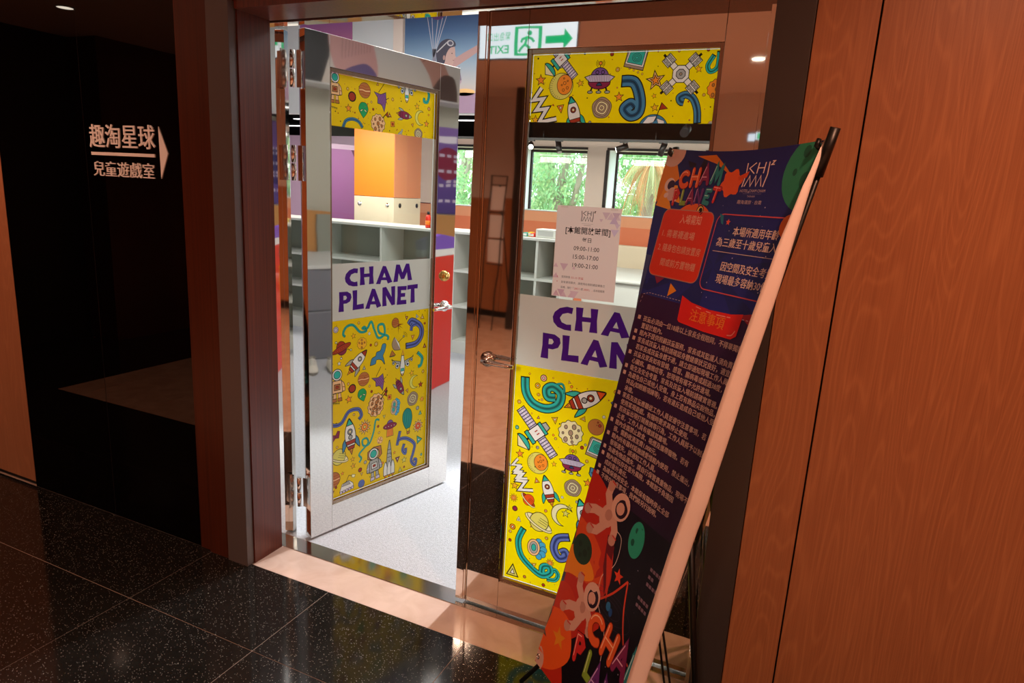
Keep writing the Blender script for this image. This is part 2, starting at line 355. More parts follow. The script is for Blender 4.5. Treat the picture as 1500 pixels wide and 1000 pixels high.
        me.materials.append(mat); me.validate()
        return link(name, me, parent)
def star_pts(r=0.5, q=0.42, n=5): return [((r if k % 2 == 0 else r*q)*math.sin(PI*k/n), (r if k % 2 == 0 else r*q)*math.cos(PI*k/n)) for k in range(2*n)]
def blob(r=0.5, amp=0.05, n=36, f=9): return [((r+amp*math.sin(f*2*PI*k/n))*math.cos(2*PI*k/n), (r+amp*math.sin(f*2*PI*k/n))*math.sin(2*PI*k/n)) for k in range(n)]
def band(A, y, r, w, c):
    x = math.sqrt(max(0, r*r-y*y))*0.97; A.S(A.C([(-x, y), (-x*0.4, y+0.03), (x*0.2, y-0.02), (x, y+0.02)], 4), w, c)
def doodle(A, k, u, v, h, rot, c):
    A.at(u, v, h, rot)
    if k == 'dot': A.E(0, 0, .45, None, c, .12, n=12)
    elif k == 'circ': A.E(0, 0, .45, None, c, .1, n=14); A.E(0, 0, .17, None, 'w', .08, n=10)
    elif k == 'dotring':
        A.E(0, 0, .48, None, c, .06)
        for q in range(8): A.E(.3*math.cos(q*.785), .3*math.sin(q*.785), .07, None, INK, 0, n=6)
    elif k == 'star': A.P(star_pts(), c, .06)
    elif k == 'star2': A.P(star_pts(), 'p', .05); A.P(star_pts(.28), c, .04)
    elif k == 'tri':
        A.P([(-.42, -.36), (.42, -.36), (0, .5)], c, .07); A.P([(-.16, -.2), (.16, -.2), (0, .15)], 'w' if c not in 'w' else 'g', .05)
    elif k == 'square': A.P([(-.45, -.45), (.45, -.45), (.45, .45), (-.45, .45)], c, .08); A.P([(-.2, -.2), (.2, -.2), (.2, .2), (-.2, .2)], 'r', .06)
    elif k == 'planet':
        A.E(0, 0, .48, None, c, .025, n=28)
        for y in (-.28, -.1, .08, .24): band(A, y, .46, .03, 'r' if c == 'n' else 'd')
        if c == 'n': band(A, -.02, .46, .07, 'p')
    elif k == 'dotcr':
        A.E(0, 0, .48, None, c, .025, n=28); A.E(.22, .12, .09, None, 'r', .025, n=12); A.E(.1, .3, .05, None, 'r', .02, n=8); A.E(.05, .12, .03, None, INK, 0, n=6)
    elif k == 'saturn':
        A.E(0, 0, .62, .2, 'c' if c == 'Y' else 'r', .03, n=28); A.E(0, .02, .4, .42, c, .03, n=26)
        for y in (.0, .1, .2): A.S([(-.05, y), (.34, y+.03)], .02, INK)
        A.S([(.62*math.cos(R(a)), .2*math.sin(R(a))) for a in range(180, 361, 15)], .12, INK); A.S([(.62*math.cos(R(a)), .2*math.sin(R(a))) for a in range(180, 361, 15)], .07, 'c')
    elif k == 'wood':
        A.P(blob(.48, .012, 40, 5), c, .025)
        for r_, q in ((.38, 'n'), (.3, 'c'), (.22, 't'), (.14, 'c'), (.07, 't')): A.P(blob(r_, r_*.05, 26, 4), 't' if q == 'n' else q, .02)
    elif k == 'asteroid' or k == 'rock':
        A.P(blob(.47, .03, 48, 11), c, .025)
        random.seed(int(u*1000))
        for (x, y, r_) in ((-.2, .2, .08), (.12, .25, .1), (0, .0, .11), (.25, -.1, .08), (-.18, -.28, .1), (.08, -.34, .06), (-.3, -.05, .05), (.3, .15, .05), (.05, -.18, .06)):
            if k == 'rock' and r_ < .08: continue
            A.E(x, y, r_*.8, r_, 't' if c == 'c' else 'n', .022, n=10)
        if k == 'asteroid' and c == 'p': A.S([(.3, .3), (.62, .62)], .05, INK); A.P([(.5, .5), (.68, .38), (.66, .68)], 'r', .03)
    elif k == 'moonface':
        A.E(0, 0, .5, None, 'Y', .022, n=30)
        for q in range(12): a = R(130+q*11); A.S([(.48*math.cos(a), .48*math.sin(a)), (.38*math.cos(a), .38*math.sin(a))], .012, INK)
        A.E(.14, .06, .32, .38, c, .022, n=26)
        for (x, y, r_) in ((.14, .12, .06), (.26, -.06, .05), (.1, -.14, .05), (.02, .05, .03), (.26, .2, .03), (.1, .3, .03)): A.E(x, y, r_, None, 'o', .018, n=10)
    elif k == 'crescent':
        P = [(.5*math.cos(R(a)), .5*math.sin(R(a))) for a in range(60, 301, 15)]
        Q = [(.17+.42*math.cos(R(a)), .42*math.sin(R(a))) for a in range(285, 74, -15)]
        A.P(P+Q, c, .03)
    elif k in ('rocket', 'rocket2'):
        f, nz, st = {'e': ('e', 'e', 'r'), 'r': ('g', 'r', 'r'), 'm': ('g', 'g', 'm'), 'w': ('b', 'e', 'r')}.get(c, ('e', 'e', 'r'))
        if k == 'rocket2' and c == 'e' and h > .14 and rot < -30: nz = 'O'
        bd = 'm' if c == 'm' else 'w'
        A.P([(-.07, -.34), (0, -.52), (.07, -.34)], 'o', .02); A.P([(-.035, -.34), (0, -.45), (.035, -.34)], 'y', .012)
        for sx in (-1, 1): A.P(A.C([(sx*.13, .0), (sx*.25, -.14), (sx*.27, -.38), (sx*.15, -.24)], 4), f, .02)
        A.P([(-.09, -.36), (.09, -.36), (.12, -.26), (-.12, -.26)], st, .02)
        H = A.C([(-.12, -.27), (-.17, -.05), (-.15, .18), (-.08, .36), (0, .48), (.08, .36), (.15, .18), (.17, -.05), (.12, -.27)], 4)
        A.P(H, bd, .022)
        A.P([(-.105, .3), (0, .48), (.105, .3)], nz, .02); A.P([(-.155, -.12), (.155, -.12), (.135, -.22), (-.135, -.22)], st, .018)
        A.E(0, .12, .075, None, 'g' if c != 'e' else 'r', .022, n=14); A.E(0, .12, .04, None, 'c', .015, n=10)
        if c == 'w' or nz == 'O': A.E(0, -.03, .06, None, 'g', .02, n=12)
    elif k == 'shuttle':
        A.P(A.C([(-.09, -.2), (-.07, .15), (-.03, .4), (0, .5), (.03, .4), (.07, .15), (.09, -.2)], 4), c, .018)
        for x in (-.12, .0, .12): A.P(A.C([(x-.06, -.42), (x-.06, -.22), (x, -.05), (x+.06, -.22), (x+.06, -.42)], 3), 'w', .016); A.P([(x-.04, -.42), (x, -.52), (x+.04, -.42)], 'o', .014)
        for y in (.05, .15, .25): A.S([(-.06, y), (.06, y)], .014, INK)
    elif k == 'satellite':
        for sx in (-1, 1):
            A.P([(sx*.1, -.08), (sx*.5, -.08), (sx*.5, .08), (sx*.1, .08)], 'W', .016); A.S([(sx*.1, 0), (sx*.5, 0)], .016, 'w')
            for q in range(7): x = sx*(.14+q*.055); A.S([(x, -.08), (x, .08)], .018, '#55506a')
        A.P([(-.11, -.14), (.11, -.14), (.11, .16), (-.11, .16)], 'w', .018); A.P([(-.12, .1), (.12, .1), (.12, .16), (-.12, .16)], 'e', .016); A.P([(-.13, -.2), (.13, -.2), (.13, -.13), (-.13, -.13)], 'e', .016)
        A.P([(-.08, .16), (.08, .16), (.06, .25), (-.06, .25)], 'g', .016)
        A.S([(-.03, -.03), (-.03, .03)], .02, 'r'); A.S([(.03, -.03), (.03, .03)], .02, 'r')
        A.S([(0, -.2), (0, -.27)], .04, INK); A.E(0, -.33, .17, .09, 'e', .018, a0=0, a1=180, n=12); A.P([(-.17, -.33), (.17, -.33), (0, -.46)], 'c', .016)
    elif k == 'ufo':
        for sx in (-.24, 0, .24): A.S([(sx*.8, -.2), (sx*1.05, -.36)], .05, INK); A.E(sx*1.1, -.38, .08, .04, 'g', .02, n=12)
        A.E(0, -.1, .34, .2, 'm', .022, n=22); A.E(0, .02, .28, .28, c, .022, a0=0, a1=180, n=18)
        A.P([(-.46, .04), (-.28, .1), (.28, .1), (.46, .04), (.3, -.1), (-.3, -.1)], 'W', .022)
        for q in range(13): x = -.3+q*.05; A.S([(x, .08), (x*1.1, -.08)], .01, INK)
        A.E(-.08, .17, .05, None, 'u', .022, n=10); A.E(.09, .17, .05, None, 'u', .022, n=10); A.E(0, -.2, .08, None, 'd', .02, a0=0, a1=180, n=10)
        A.S([(0, .3), (0, .38)], .02, INK); A.E(0, .42, .05, None, 'o', .02, n=12)
        for sx in (-1, 1):
            for r_ in (.09, .13): A.S([(sx*r_*math.cos(R(a)), .42+r_*math.sin(R(a))) for a in (-50, -20, 10, 45)], .014, INK)
    elif k == 'ufoflat':
        A.E(0, -.06, .3, .3, 'm', .03, a0=180, a1=360, n=14); A.E(0, .05, .3, .34, c, .03, a0=0, a1=180, n=14); A.E(0, .0, .62, .16, 'r', .03, n=26)
        for q in range(7): A.E(-.42+q*.14, -.02, .03, None, 'o', .015, n=6)
        for (x, y) in ((-.2, .45), (.5, -.35), (-.2, -.48)): A.S([(x*.6, y*.6), (x, y)], .03, INK); A.E(x, y, .06, None, 'w', .03, n=8)
    elif k == 'ufobeam':
        A.P([(-.2, 0), (.2, 0), (.24, -.48), (-.24, -.48)], 'o', .025)
        for x in (-.1, 0, .1): A.S([(x, 0), (x*1.2, -.46)], .02, 'r')
        A.E(0, .16, .24, .3, 'u', .025, a0=0, a1=180, n=14); A.E(0, .12, .48, .17, 'm', .025, n=22)
        for x in (-.3, -.1, .1, .3): A.E(x, .1, .035, None, 'w', .012, n=6)
    elif k == 'spinner':
        A.S([(-.1, .3), (.3, .6)], .03, INK); A.S([(.2, -.05), (.42, .0)], .03, INK)
        A.P([(-.34, .36), (0, .2), (.3, .24), (.24, -.1), (.02, -.52), (-.06, -.2), (-.26, -.12), (-.2, .1)], c, .025)
        for q in range(5): x = -.22+q*.09; A.S([(x, .22), (x+.14, -.24)], .022, 'm')
    elif k == 'zigzag':
        P = [(-.1, .5), (-.34, .16), (-.02, .2), (-.24, -.12), (.1, -.08), (-.12, -.46), (.42, -.36)]; A.S(P, .17, INK); A.S(P, .1, 'w')
    elif k == 'comet':
        for (x, y, r_) in ((.1, .3, .14), (.25, .18, .15), (.32, 0, .15), (.28, -.2, .15), (.14, -.34, .13)): A.E(x, y, r_, None, '#4aa9d0', .02, n=12)
        A.E(-.1, 0, .27, .36, 'p' if c != 'B' else 'b', .025, n=22); A.E(-.1, 0, .18, .26, 'g', .02, n=18); A.E(-.1, 0, .1, .15, 'e', .02, n=14)
    elif k == 'cloud':
        A.P(A.C([(-.45, -.4), (-.36, -.1), (-.16, -.02), (-.1, .14), (.12, .2), (.22, .45), (.42, .42), (.36, .12), (.26, -.05), (.3, -.2), (.36, -.46), (.16, -.24), (-.1, -.2), (-.16, -.36), (-.45, -.4)], 4)[:-1], c, .025)
    elif k == 'tv':
        A.P([(-.46, -.5), (.5, -.5), (.5, .36), (.42, .46), (-.38, .46), (-.46, .36)], 't', .03); A.P([(-.44, -.36), (.46, -.36), (.46, .4), (-.36, .4)], 'w', .02); A.P([(-.36, -.28), (.38, -.28), (.38, .32), (-.3, .32)], 'e', .025)
        for r_ in (.22, .15, .08): A.E(.05, .0, r_, r_*.9, None, .02, n=16)
    elif k == 'station':
        for a in (45, 135, 225, 315):
            x, y = math.cos(R(a)), math.sin(R(a)); q = (-y, x)
            for (r0, r1, w_, cc) in ((.14, .28, .06, 'w'), (.28, .47, .11, 'w')):
                A.P([(x*r0-q[0]*w_, y*r0-q[1]*w_), (x*r1-q[0]*w_, y*r1-q[1]*w_), (x*r1+q[0]*w_, y*r1+q[1]*w_), (x*r0+q[0]*w_, y*r0+q[1]*w_)], cc, .014)
            for d_ in (-.05, .05):
                for e_ in (.33, .42): A.P([(x*(e_+i*.035)+q[0]*(d_+j*.035), y*(e_+i*.035)+q[1]*(d_+j*.035)) for i, j in ((-1, -1), (1, -1), (1, 1), (-1, 1))], 'g', .01)
            A.S([(x*.47, y*.47), (x*.54, y*.54)], .05, INK)
        A.P([(.18*math.cos(R(22+45*q)), .18*math.sin(R(22+45*q))) for q in range(8)], 'w', .016); A.P([(.1*math.cos(R(22+45*q)), .1*math.sin(R(22+45*q))) for q in range(8)], 'g', .014); A.E(0, 0, .03, None, 't', .01, n=8)
    elif k == 'earth':
        A.E(0, 0, .5, None, 'b', .02, n=30); A.P([(-.4, .16), (-.2, .42), (.1, .45), (.0, .25), (-.2, .2), (-.25, .05)], 'w', .015); A.P([(.1, .38), (.35, .3), (.4, .05), (.2, .1)], 'w', .015)
        A.S([(.05, .3), (.22, .86)], .03, INK); A.P([(.22, .86), (.42, .68), (.16, .64)], 'r', .018)
    elif k == 'sputnik':
        for (x, y) in ((.45, .05), (.4, -.2), (.3, -.4), (.1, -.5)): A.P([(.02, .1), (x, y), (.08, .0)], 'r', .02)
        A.E(-.15, .18, .26, .28, c, .025, n=22)
        for y in (.1, .2, .3): A.S([(-.36, y), (.08, y+.04)], .03, 'r')
    elif k == 'dish':
        A.S([(.0, 0), (.4, .26)], .03, INK); A.E(.42, .3, .06, None, 'g', .025, n=8)
        for r_ in (.14, .22): A.S([(.42+r_*math.cos(R(a)), .3+r_*math.sin(R(a))) for a in (-20, 20, 60, 100)], .022, INK)
        A.P(A.C([(-.2, .34), (-.36, .0), (-.2, -.32), (.2, -.36)], 4), 't', .025); A.P([(-.2, .34), (.2, -.36), (.12, -.02)], 'w', .025); A.P([(-.34, -.32), (-.5, -.62), (-.1, -.6)], 'n', .025)
    elif k == 'plane':
        A.S([(-.06, .3), (0, .52), (.06, .3)], .04, 'n')
        for sx in (-1, 1):
            A.P([(sx*.1, .12), (sx*.5, .22), (sx*.5, .26), (sx*.1, -.06)], c, .02)
            for (x, y, r_) in ((.24, -.02, .085), (.42, .12, .06)): A.E(sx*x, y, r_, r_*1.1, 'w', .02, n=14); A.E(sx*x, y, r_*.5, None, 'd', .015, n=10)
        A.P(A.C([(-.05, .32), (-.11, -.1), (-.08, -.3), (0, -.42), (.08, -.3), (.11, -.1), (.05, .32)], 4), 'w', .022); A.P([(-.07, -.14), (.07, -.14), (.07, -.24), (-.07, -.24)], 'e', .016); A.P([(-.05, -.34), (0, -.42), (.05, -.34)], 'p', .012)
    elif k in ('astronaut', 'astro2'):
        s1 = 'p' if k == 'astronaut' else 'g'; s2 = 'n' if k == 'astronaut' else 'W'
        if k == 'astro2': A.P([(.02, .5), (.28, .46), (.3, .2), (.1, .05), (-.22, .2), (-.2, .42)], 'n', .02); A.E(.05, .28, .16, None, 'Y', .02, n=14)
        for sx in (-1, 1):
            A.P([(sx*.03, -.25), (sx*.13, -.25), (sx*.14, -.4), (sx*.03, -.4)], s1, .016); A.P([(sx*.02, -.4), (sx*.16, -.4), (sx*.17, -.5), (sx*.02, -.5)], s2, .016)
            A.P(A.C([(sx*.13, .12), (sx*.24, .02), (sx*.28, -.2), (sx*.18, -.2), (sx*.14, -.05)], 3), s1, .018); A.S([(sx*.19, -.08), (sx*.27, -.1)], .03, s2)
        A.P([(-.15, .13), (.15, .13), (.19, -.24), (-.19, -.24)], s1, .02); A.P([(-.1, .02), (.1, .02), (.1, -.15), (-.1, -.15)], s2 if k == 'astronaut' else 'w', .02); A.P([(-.05, -.03), (.05, -.03), (.05, -.1), (-.05, -.1)], 'r', .014)
        A.E(0, .3, .17, None, 'w', .022, n=20); A.E(0, .3, .115, None, 'e', .018, n=18)
    elif k == 'alien':
        A.P(A.C([(0, -.5), (-.25, -.22), (-.4, .1), (-.25, .42), (0, .5), (.25, .42), (.4, .1), (.25, -.22), (0, -.5)], 4)[:-1], '#23a05e', .03)
        for sx in (-1, 1): A.E(sx*.16, -.02, .13, .045, 'c', .025, rot=-35*sx, n=12)
    elif k == 'bunting':
        A.S([(-1.3, .2), (0, .1), (1.3, .2)], .08, INK)
        for q in range(8): x = -1.2+q*.32; A.P([(x, .2), (x+.22, .2), (x+.11, -.3)], 'k', .03)
    elif k in ('sun', 'sunmoon', 'burst'):
        nn = 12 if k == 'burst' else 10; P = star_pts(.5, .62 if k != 'burst' else .55, nn); A.P(P, 'p' if k != 'sun' else 'y', .03); A.E(0, 0, .26, None, 'o' if k != 'sunmoon' else 'O', .03, n=16); A.E(0, 0, .1, None, 'Y' if k == 'burst' else 'p', .025, n=10)
    elif k == 'balloon':
        A.P([(-.07, -.4), (.07, -.4), (.06, -.5), (-.06, -.5)], 'n', .02); A.S([(-.1, -.26), (-.05, -.4)], .02, INK); A.S([(.1, -.26), (.05, -.4)], .02, INK)
        A.P(A.C([(0, -.28), (-.12, -.24), (-.23, .08), (-.18, .38), (0, .5), (.18, .38), (.23, .08), (.12, -.24), (0, -.28)], 4)[:-1], '#1f9484', .022)
        for x in (-.12, -.04, .04, .12): A.S(A.C([(x*.6, -.24), (x*1.2, .1), (x*.7, .46)], 4), .016, 'd')
    elif k == 'flag': A.P([(-.5, -.3), (-.3, .35), (.0, .15), (.3, .4), (.5, .25), (.2, -.25), (-.1, -.1)], c, .03); A.S([(-.1, -.1), (.0, .15)], .02, INK)
    elif k == 'rover':
        A.P([(-.45, -.28), (-.3, .1), (.1, .2), (.36, -.02), (.4, -.22)], 'w', .025); A.P([(-.3, -.02), (-.2, .12), (.1, .16), (.2, -.02)], 'g', .018)
        for q in range(5): A.E(-.36+q*.17, -.33+q*.02, .08, None, 'W', .022, n=10)
        A.S([(-.05, .18), (.1, .45), (.4, .35)], .03, INK); A.P([(.3, .45), (.5, .38), (.45, .24), (.28, .3)], 'c', .018)
def swirl(A, pts, w, c):
    A.at(0, 0, 1, 0); P = A.C(pts, 8)
    pal = {'e': ('#2fb7ab', '#1c7f78'), 'b': ('#4a86ab', '#25506f'), 'B': ('#6675b6', '#3f4c8a')}[c]
    n = len(P); A.S(P, w, INK); A.S(P[1:-1] if n > 8 else P, w*.8, pal[0]); A.S(P[1:-1] if n > 8 else P, w*.3, pal[1]); A.S(P[1:-1] if n > 8 else P, w*.05, INK)
# chunky flared capitals, unit height, drawn as stroke polygons
LET = {
 'C': ([[(.62,.98),(.60,.72),(.46,.74),(.30,.66),(.23,.48),(.30,.31),(.46,.24),(.60,.27),(.62,.0),(.40,.0),(.18,.08),(.04,.26),(.0,.48),(.05,.70),(.20,.90),(.42,1.0)]], .66),
 'H': ([[(.0,1.0),(.23,1.0),(.21,.62),(.47,.62),(.45,1.0),(.68,1.0),(.66,.5),(.69,.0),(.44,.0),(.47,.42),(.21,.42),(.24,.0),(-.01,.0),(.02,.5)]], .72),
 'A': ([[(.0,.0),(.34,1.02),(.50,1.0),(.86,.06),(.62,-.02),(.55,.18),(.28,.2),(.23,-.02)], [(.34,.36),(.51,.35),(.43,.62)]], .84),
 'M': ([[(.0,.0),(.16,1.02),(.36,1.0),(.50,.52),(.70,1.02),(.88,1.0),(1.04,.0),(.80,.0),(.75,.5),(.60,.12),(.42,.12),(.29,.5),(.24,.0)]], 1.04),
 'P': ([[(.0,1.0),(.40,1.0),(.58,.88),(.62,.70),(.55,.50),(.38,.40),(.23,.40),(.25,.0),(-.01,.0),(.02,.5)], [(.22,.80),(.22,.58),(.34,.60),(.39,.70),(.33,.80)]], .62),
 'L': ([[(.0,1.0),(.24,1.0),(.22,.25),(.56,.27),(.57,.0),(-.01,.0),(.02,.5)]], .56),
 'N': ([[(.0,.0),(.02,1.0),(.22,1.02),(.52,.45),(.50,1.0),(.73,1.0),(.71,.0),(.52,-.02),(.21,.56),(.24,.0)]], .74),
 'E': ([[(.0,1.0),(.54,1.0),(.53,.77),(.22,.78),(.22,.62),(.47,.62),(.46,.41),(.22,.41),(.22,.24),(.54,.24),(.56,.0),(-.01,.0),(.02,.5)]], .56),
 'T': ([[(-.02,1.0),(.60,1.0),(.59,.75),(.40,.77),(.42,.0),(.16,.0),(.18,.77),(-.03,.75)]], .56)}
def chunky(A, word, x0, x1, y0, y1, c, bg):
    ws = [LET[ch][1] for ch in word]; gap = .075; tot = sum(ws)+gap*(len(word)-1); sx = (x1-x0)/tot; x = x0
    for i, ch in enumerate(word):
        A.T = (x, y0 + (.012*(y1-y0) if i % 2 else 0), 1, R((-1.5, 1.2, -.8, 1.6)[i % 4]), 1); A.k = 3
        polys = LET[ch][0]; h = y1-y0
        A.raw([(p[0]*sx, p[1]*h) for p in polys[0]], col(c)); A.k += 1
        for q in polys[1:]: A.raw([(p[0]*sx, p[1]*h) for p in q], col(bg)); A.k += 1
        x += (LET[ch][1]+gap)*sx
# ------------------------------------------------------------------ setting: floors
T = 0.6; X0 = -0.8161; Y1 = -0.3813
fl = MB().box((-4.2, -5.4, -0.05), (3.6, 0.0, -0.0012)).box((-4.2, 0.0, -0.05), (-0.001, 0.05, -0.002)).box((1.7315, 0.0, -0.05), (3.6, 0.05, -0.002)).build('floor', MT['grout']); setp(fl, kind='structure', label='corridor floor of black speckled tiles and beige marble')
_tile = {}
def tile(x0, x1, y0, y1, m):
    key = (round(x1-x0, 4), round(y1-y0, 4), m)
    if key not in _tile:
        g = 0.0011; b = MB().box((g, g, -0.012), (x1-x0-g, y1-y0-g, 0.0), 0.0); bmesh.ops.recalc_face_normals(b.bm, faces=b.bm.faces)
        me = bpy.data.meshes.new('tile'); b.bm.to_mesh(me); b.bm.free(); me.materials.append(MT[m]); _tile[key] = me
    return link('tile', _tile[key], fl, (x0, y0, 0))
XS = [-4.2, -3.44, -2.84, -2.616] + [X0+k*T for k in range(-2, 8)]
for x0, x1 in zip(XS, XS[1:]):
    tile(x0, x1, Y1, 0.0, 'granite'); tile(x0, x1, Y1-T, Y1, 'granite')
    for j in range(1, 8): tile(x0, x1, Y1-T*(j+1), Y1-T*j, 'granite' if x1 < -2.7 else 'stone_floor')
setp(MB().box((0.0, 0.0, -0.05), (1.73, 0.166, 0.0)).build('trim_1', MT['stone']), kind='structure', label='beige marble threshold slab in the doorway')
setp(MB().box((0.0, 0.1665, -0.05), (1.73, 0.248, 0.0025), 0.001).build('trim_2', MT['steel_sill']), kind='structure', label='polished steel sill plate under the doors')
pf = setp(box('floor', (-6.2, 0.2485, -0.05), (3.7, 6.3, 0.0), MT['carpet']), kind='structure', label='pale grey carpet of the playroom')

# ------------------------------------------------------------------ setting: entrance wall, left part
wl = setp(box('wall_left', (-4.2, 0.0505, 0.0), (-0.1, 0.16, 2.62), MT['dark_gap']), kind='structure', label='entrance wall beside the doors')
box('wood_panel', (-4.2, 0.0, 0.024), (-1.413, 0.05, 2.62), MT['wood_left'], wl)
box('kick_strip', (-4.2, 0.012, 0.0), (-1.413, 0.05, 0.024), MT['dark_gap'], wl)
box('glass_pane', (-1.410, 0.0, 0.0), (-0.832, 0.012, 2.62), MT['smoke'], wl)
box('glass_pane', (-0.8295, 0.0, 0.0), (-0.286, 0.012, 2.62), MT['smoke'], wl)
box('joint', (-0.8318, 0.0012, 0.0), (-0.8297, 0.010, 2.62), MT['grey_metal'], wl)
cs = setp(box('trim_3', (-0.2855, -0.004, 0.0), (-0.222, 0.03, 2.62), MT['wood_brown']), kind='structure', label='brown timber casing beside the smoked glass')
box('casing_step', (-0.2215, -0.014, 0.0), (-0.1115, 0.03, 2.62), MT['wood_brown'], cs)
setp(box('trim_4', (-0.111, -0.022, 0.0), (-0.006, 0.012, 2.62), MT['grey_metal'], bev=0.0015), kind='structure', label='grey metal door surround, hinge side')
setp(box('trim_5', (-0.10, 0.0125, 0.0), (0.0, 0.162, 2.085), MT['wood_red']), kind='structure', label='red-brown timber door reveal')
# right part
setp(box('trim_6', (1.731, -0.012, 0.0), (1.819, 0.16, 2.62), MT['dark_metal'], bev=0.0015), kind='structure', label='grey metal door surround beside the wood panels, shade put into its dark colour')  # same grey metal as the hinge side, its shade put into the colour
wr = setp(box('wall_right', (1.82, 0.03, 0.0), (3.6, 0.16, 2.62), MT['dark_gap']), kind='structure', label='ash wood panelled wall beside the doors')
for (a, b) in ((1.8205, 1.9525), (1.9565, 2.9), (2.904, 3.6)): MB().box((a, 0.0, 0.0), (b, 0.029, 2.62), 0.0012).build('panel', MT['wood_wall'], wr)
# header
hd = setp(box('trim_7', (-0.1, 0.0, 2.105), (1.7305, 0.166, 2.62), MT['wood_red']), kind='structure', label='timber header over the doors')
box('soffit', (0.0, -0.0, 2.082), (1.7305, 0.166, 2.1045), MT['wood_red'], hd)
setp(box('ceiling', (-4.3, -5.4, 2.62), (3.7, 0.16, 2.68), MT['ceiling']), kind='structure', label='peach corridor ceiling')
# corridor behind the viewpoint (reflected in the steel)
wb = setp(box('wall_far', (-4.3, -5.4, -0.05), (3.7, -5.2, 2.68), MT['plaster']), kind='structure', label='opposite corridor wall, plaster over glossy timber')
for k in range(6): MB().box((-4.2+k*1.3, -5.2, 0.08), (-4.2+(k+1)*1.3-0.006, -5.185, 1.45), 0.002).build('panel', MT['wood_far'], wb)
box('skirting', (-4.2, -5.2, 0.0), (3.6, -5.19, 0.08), MT['dark_gap'], wb)
setp(box('wall_side', (-4.3, -5.2, -0.05), (-3.83, -2.14, 2.62), MT['wood_brown']), kind='structure', label='timber end wall of the corridor')
setp(box('wall_side', (-4.3, -2.1395, -0.05), (-4.2, 0.05, 2.62), MT['dark_gap']), kind='structure', label='dark wall added to keep daylight out of the open corridor end')  # wall added across the open end to shut out the sky light
setp(box('wall_side', (3.6, -5.4, -0.05), (3.7, 0.16, 2.62), MT['wood_far']), kind='structure', label='timber end wall of the corridor past the panels')
setp(box('column', (-1.21, -4.75, 0.0), (-1.14, -4.55, 2.62), MT['dark_metal']), 'slim dark column reflected in the fixed door leaf', 'column')

# ------------------------------------------------------------------ steel door frame
df = setp(MB().box((-0.12, 0.1625, 0.0), (0.0, 0.206, 2.10)).build('trim_8', MT['steel']), kind='structure', label='polished steel door frame')
MB().box((-0.12, 0.2064, 0.0), (0.0, 0.252, 2.10), 0.0008).build('frame_jamb', MT['steel'], df)
MB().box((1.7035, 0.165, 0.0), (1.80, 0.252, 2.10), 0.0008).build('frame_jamb', MT['steel'], df)
MB().box((0.0005, 0.2005, 2.0835), (1.7030, 0.252, 2.10), 0.0008).build('frame_head', MT['steel'], df)
for z in (1.935, 1.593, 0.222):
    ho = MB().tube([(0.020, 0.250, z-0.066), (0.020, 0.250, z-0.0015)], 0.0095, 16).tube([(0.020, 0.250, z+0.0015), (0.020, 0.250, z+0.066)], 0.0095, 16).build('hinge', MT['chrome'], df)
    pb = MB().box((0.0002, 0.212, z-0.066), (0.0018, 0.240, z+0.066), 0.0)
    for dz in (-0.045, -0.02, 0.02, 0.045): pb.cyl((0.0016, 0.219 + 0.012*(dz > 0), z+dz), (0.0030, 0.219 + 0.012*(dz > 0), z+dz), 0.0028, 8)
    pb.box((0.036, 0.2555, z-0.066), (0.058, 0.2565, z+0.066), 0.0)
    pb.build('hinge_plate', MT['steel_edge'], ho)

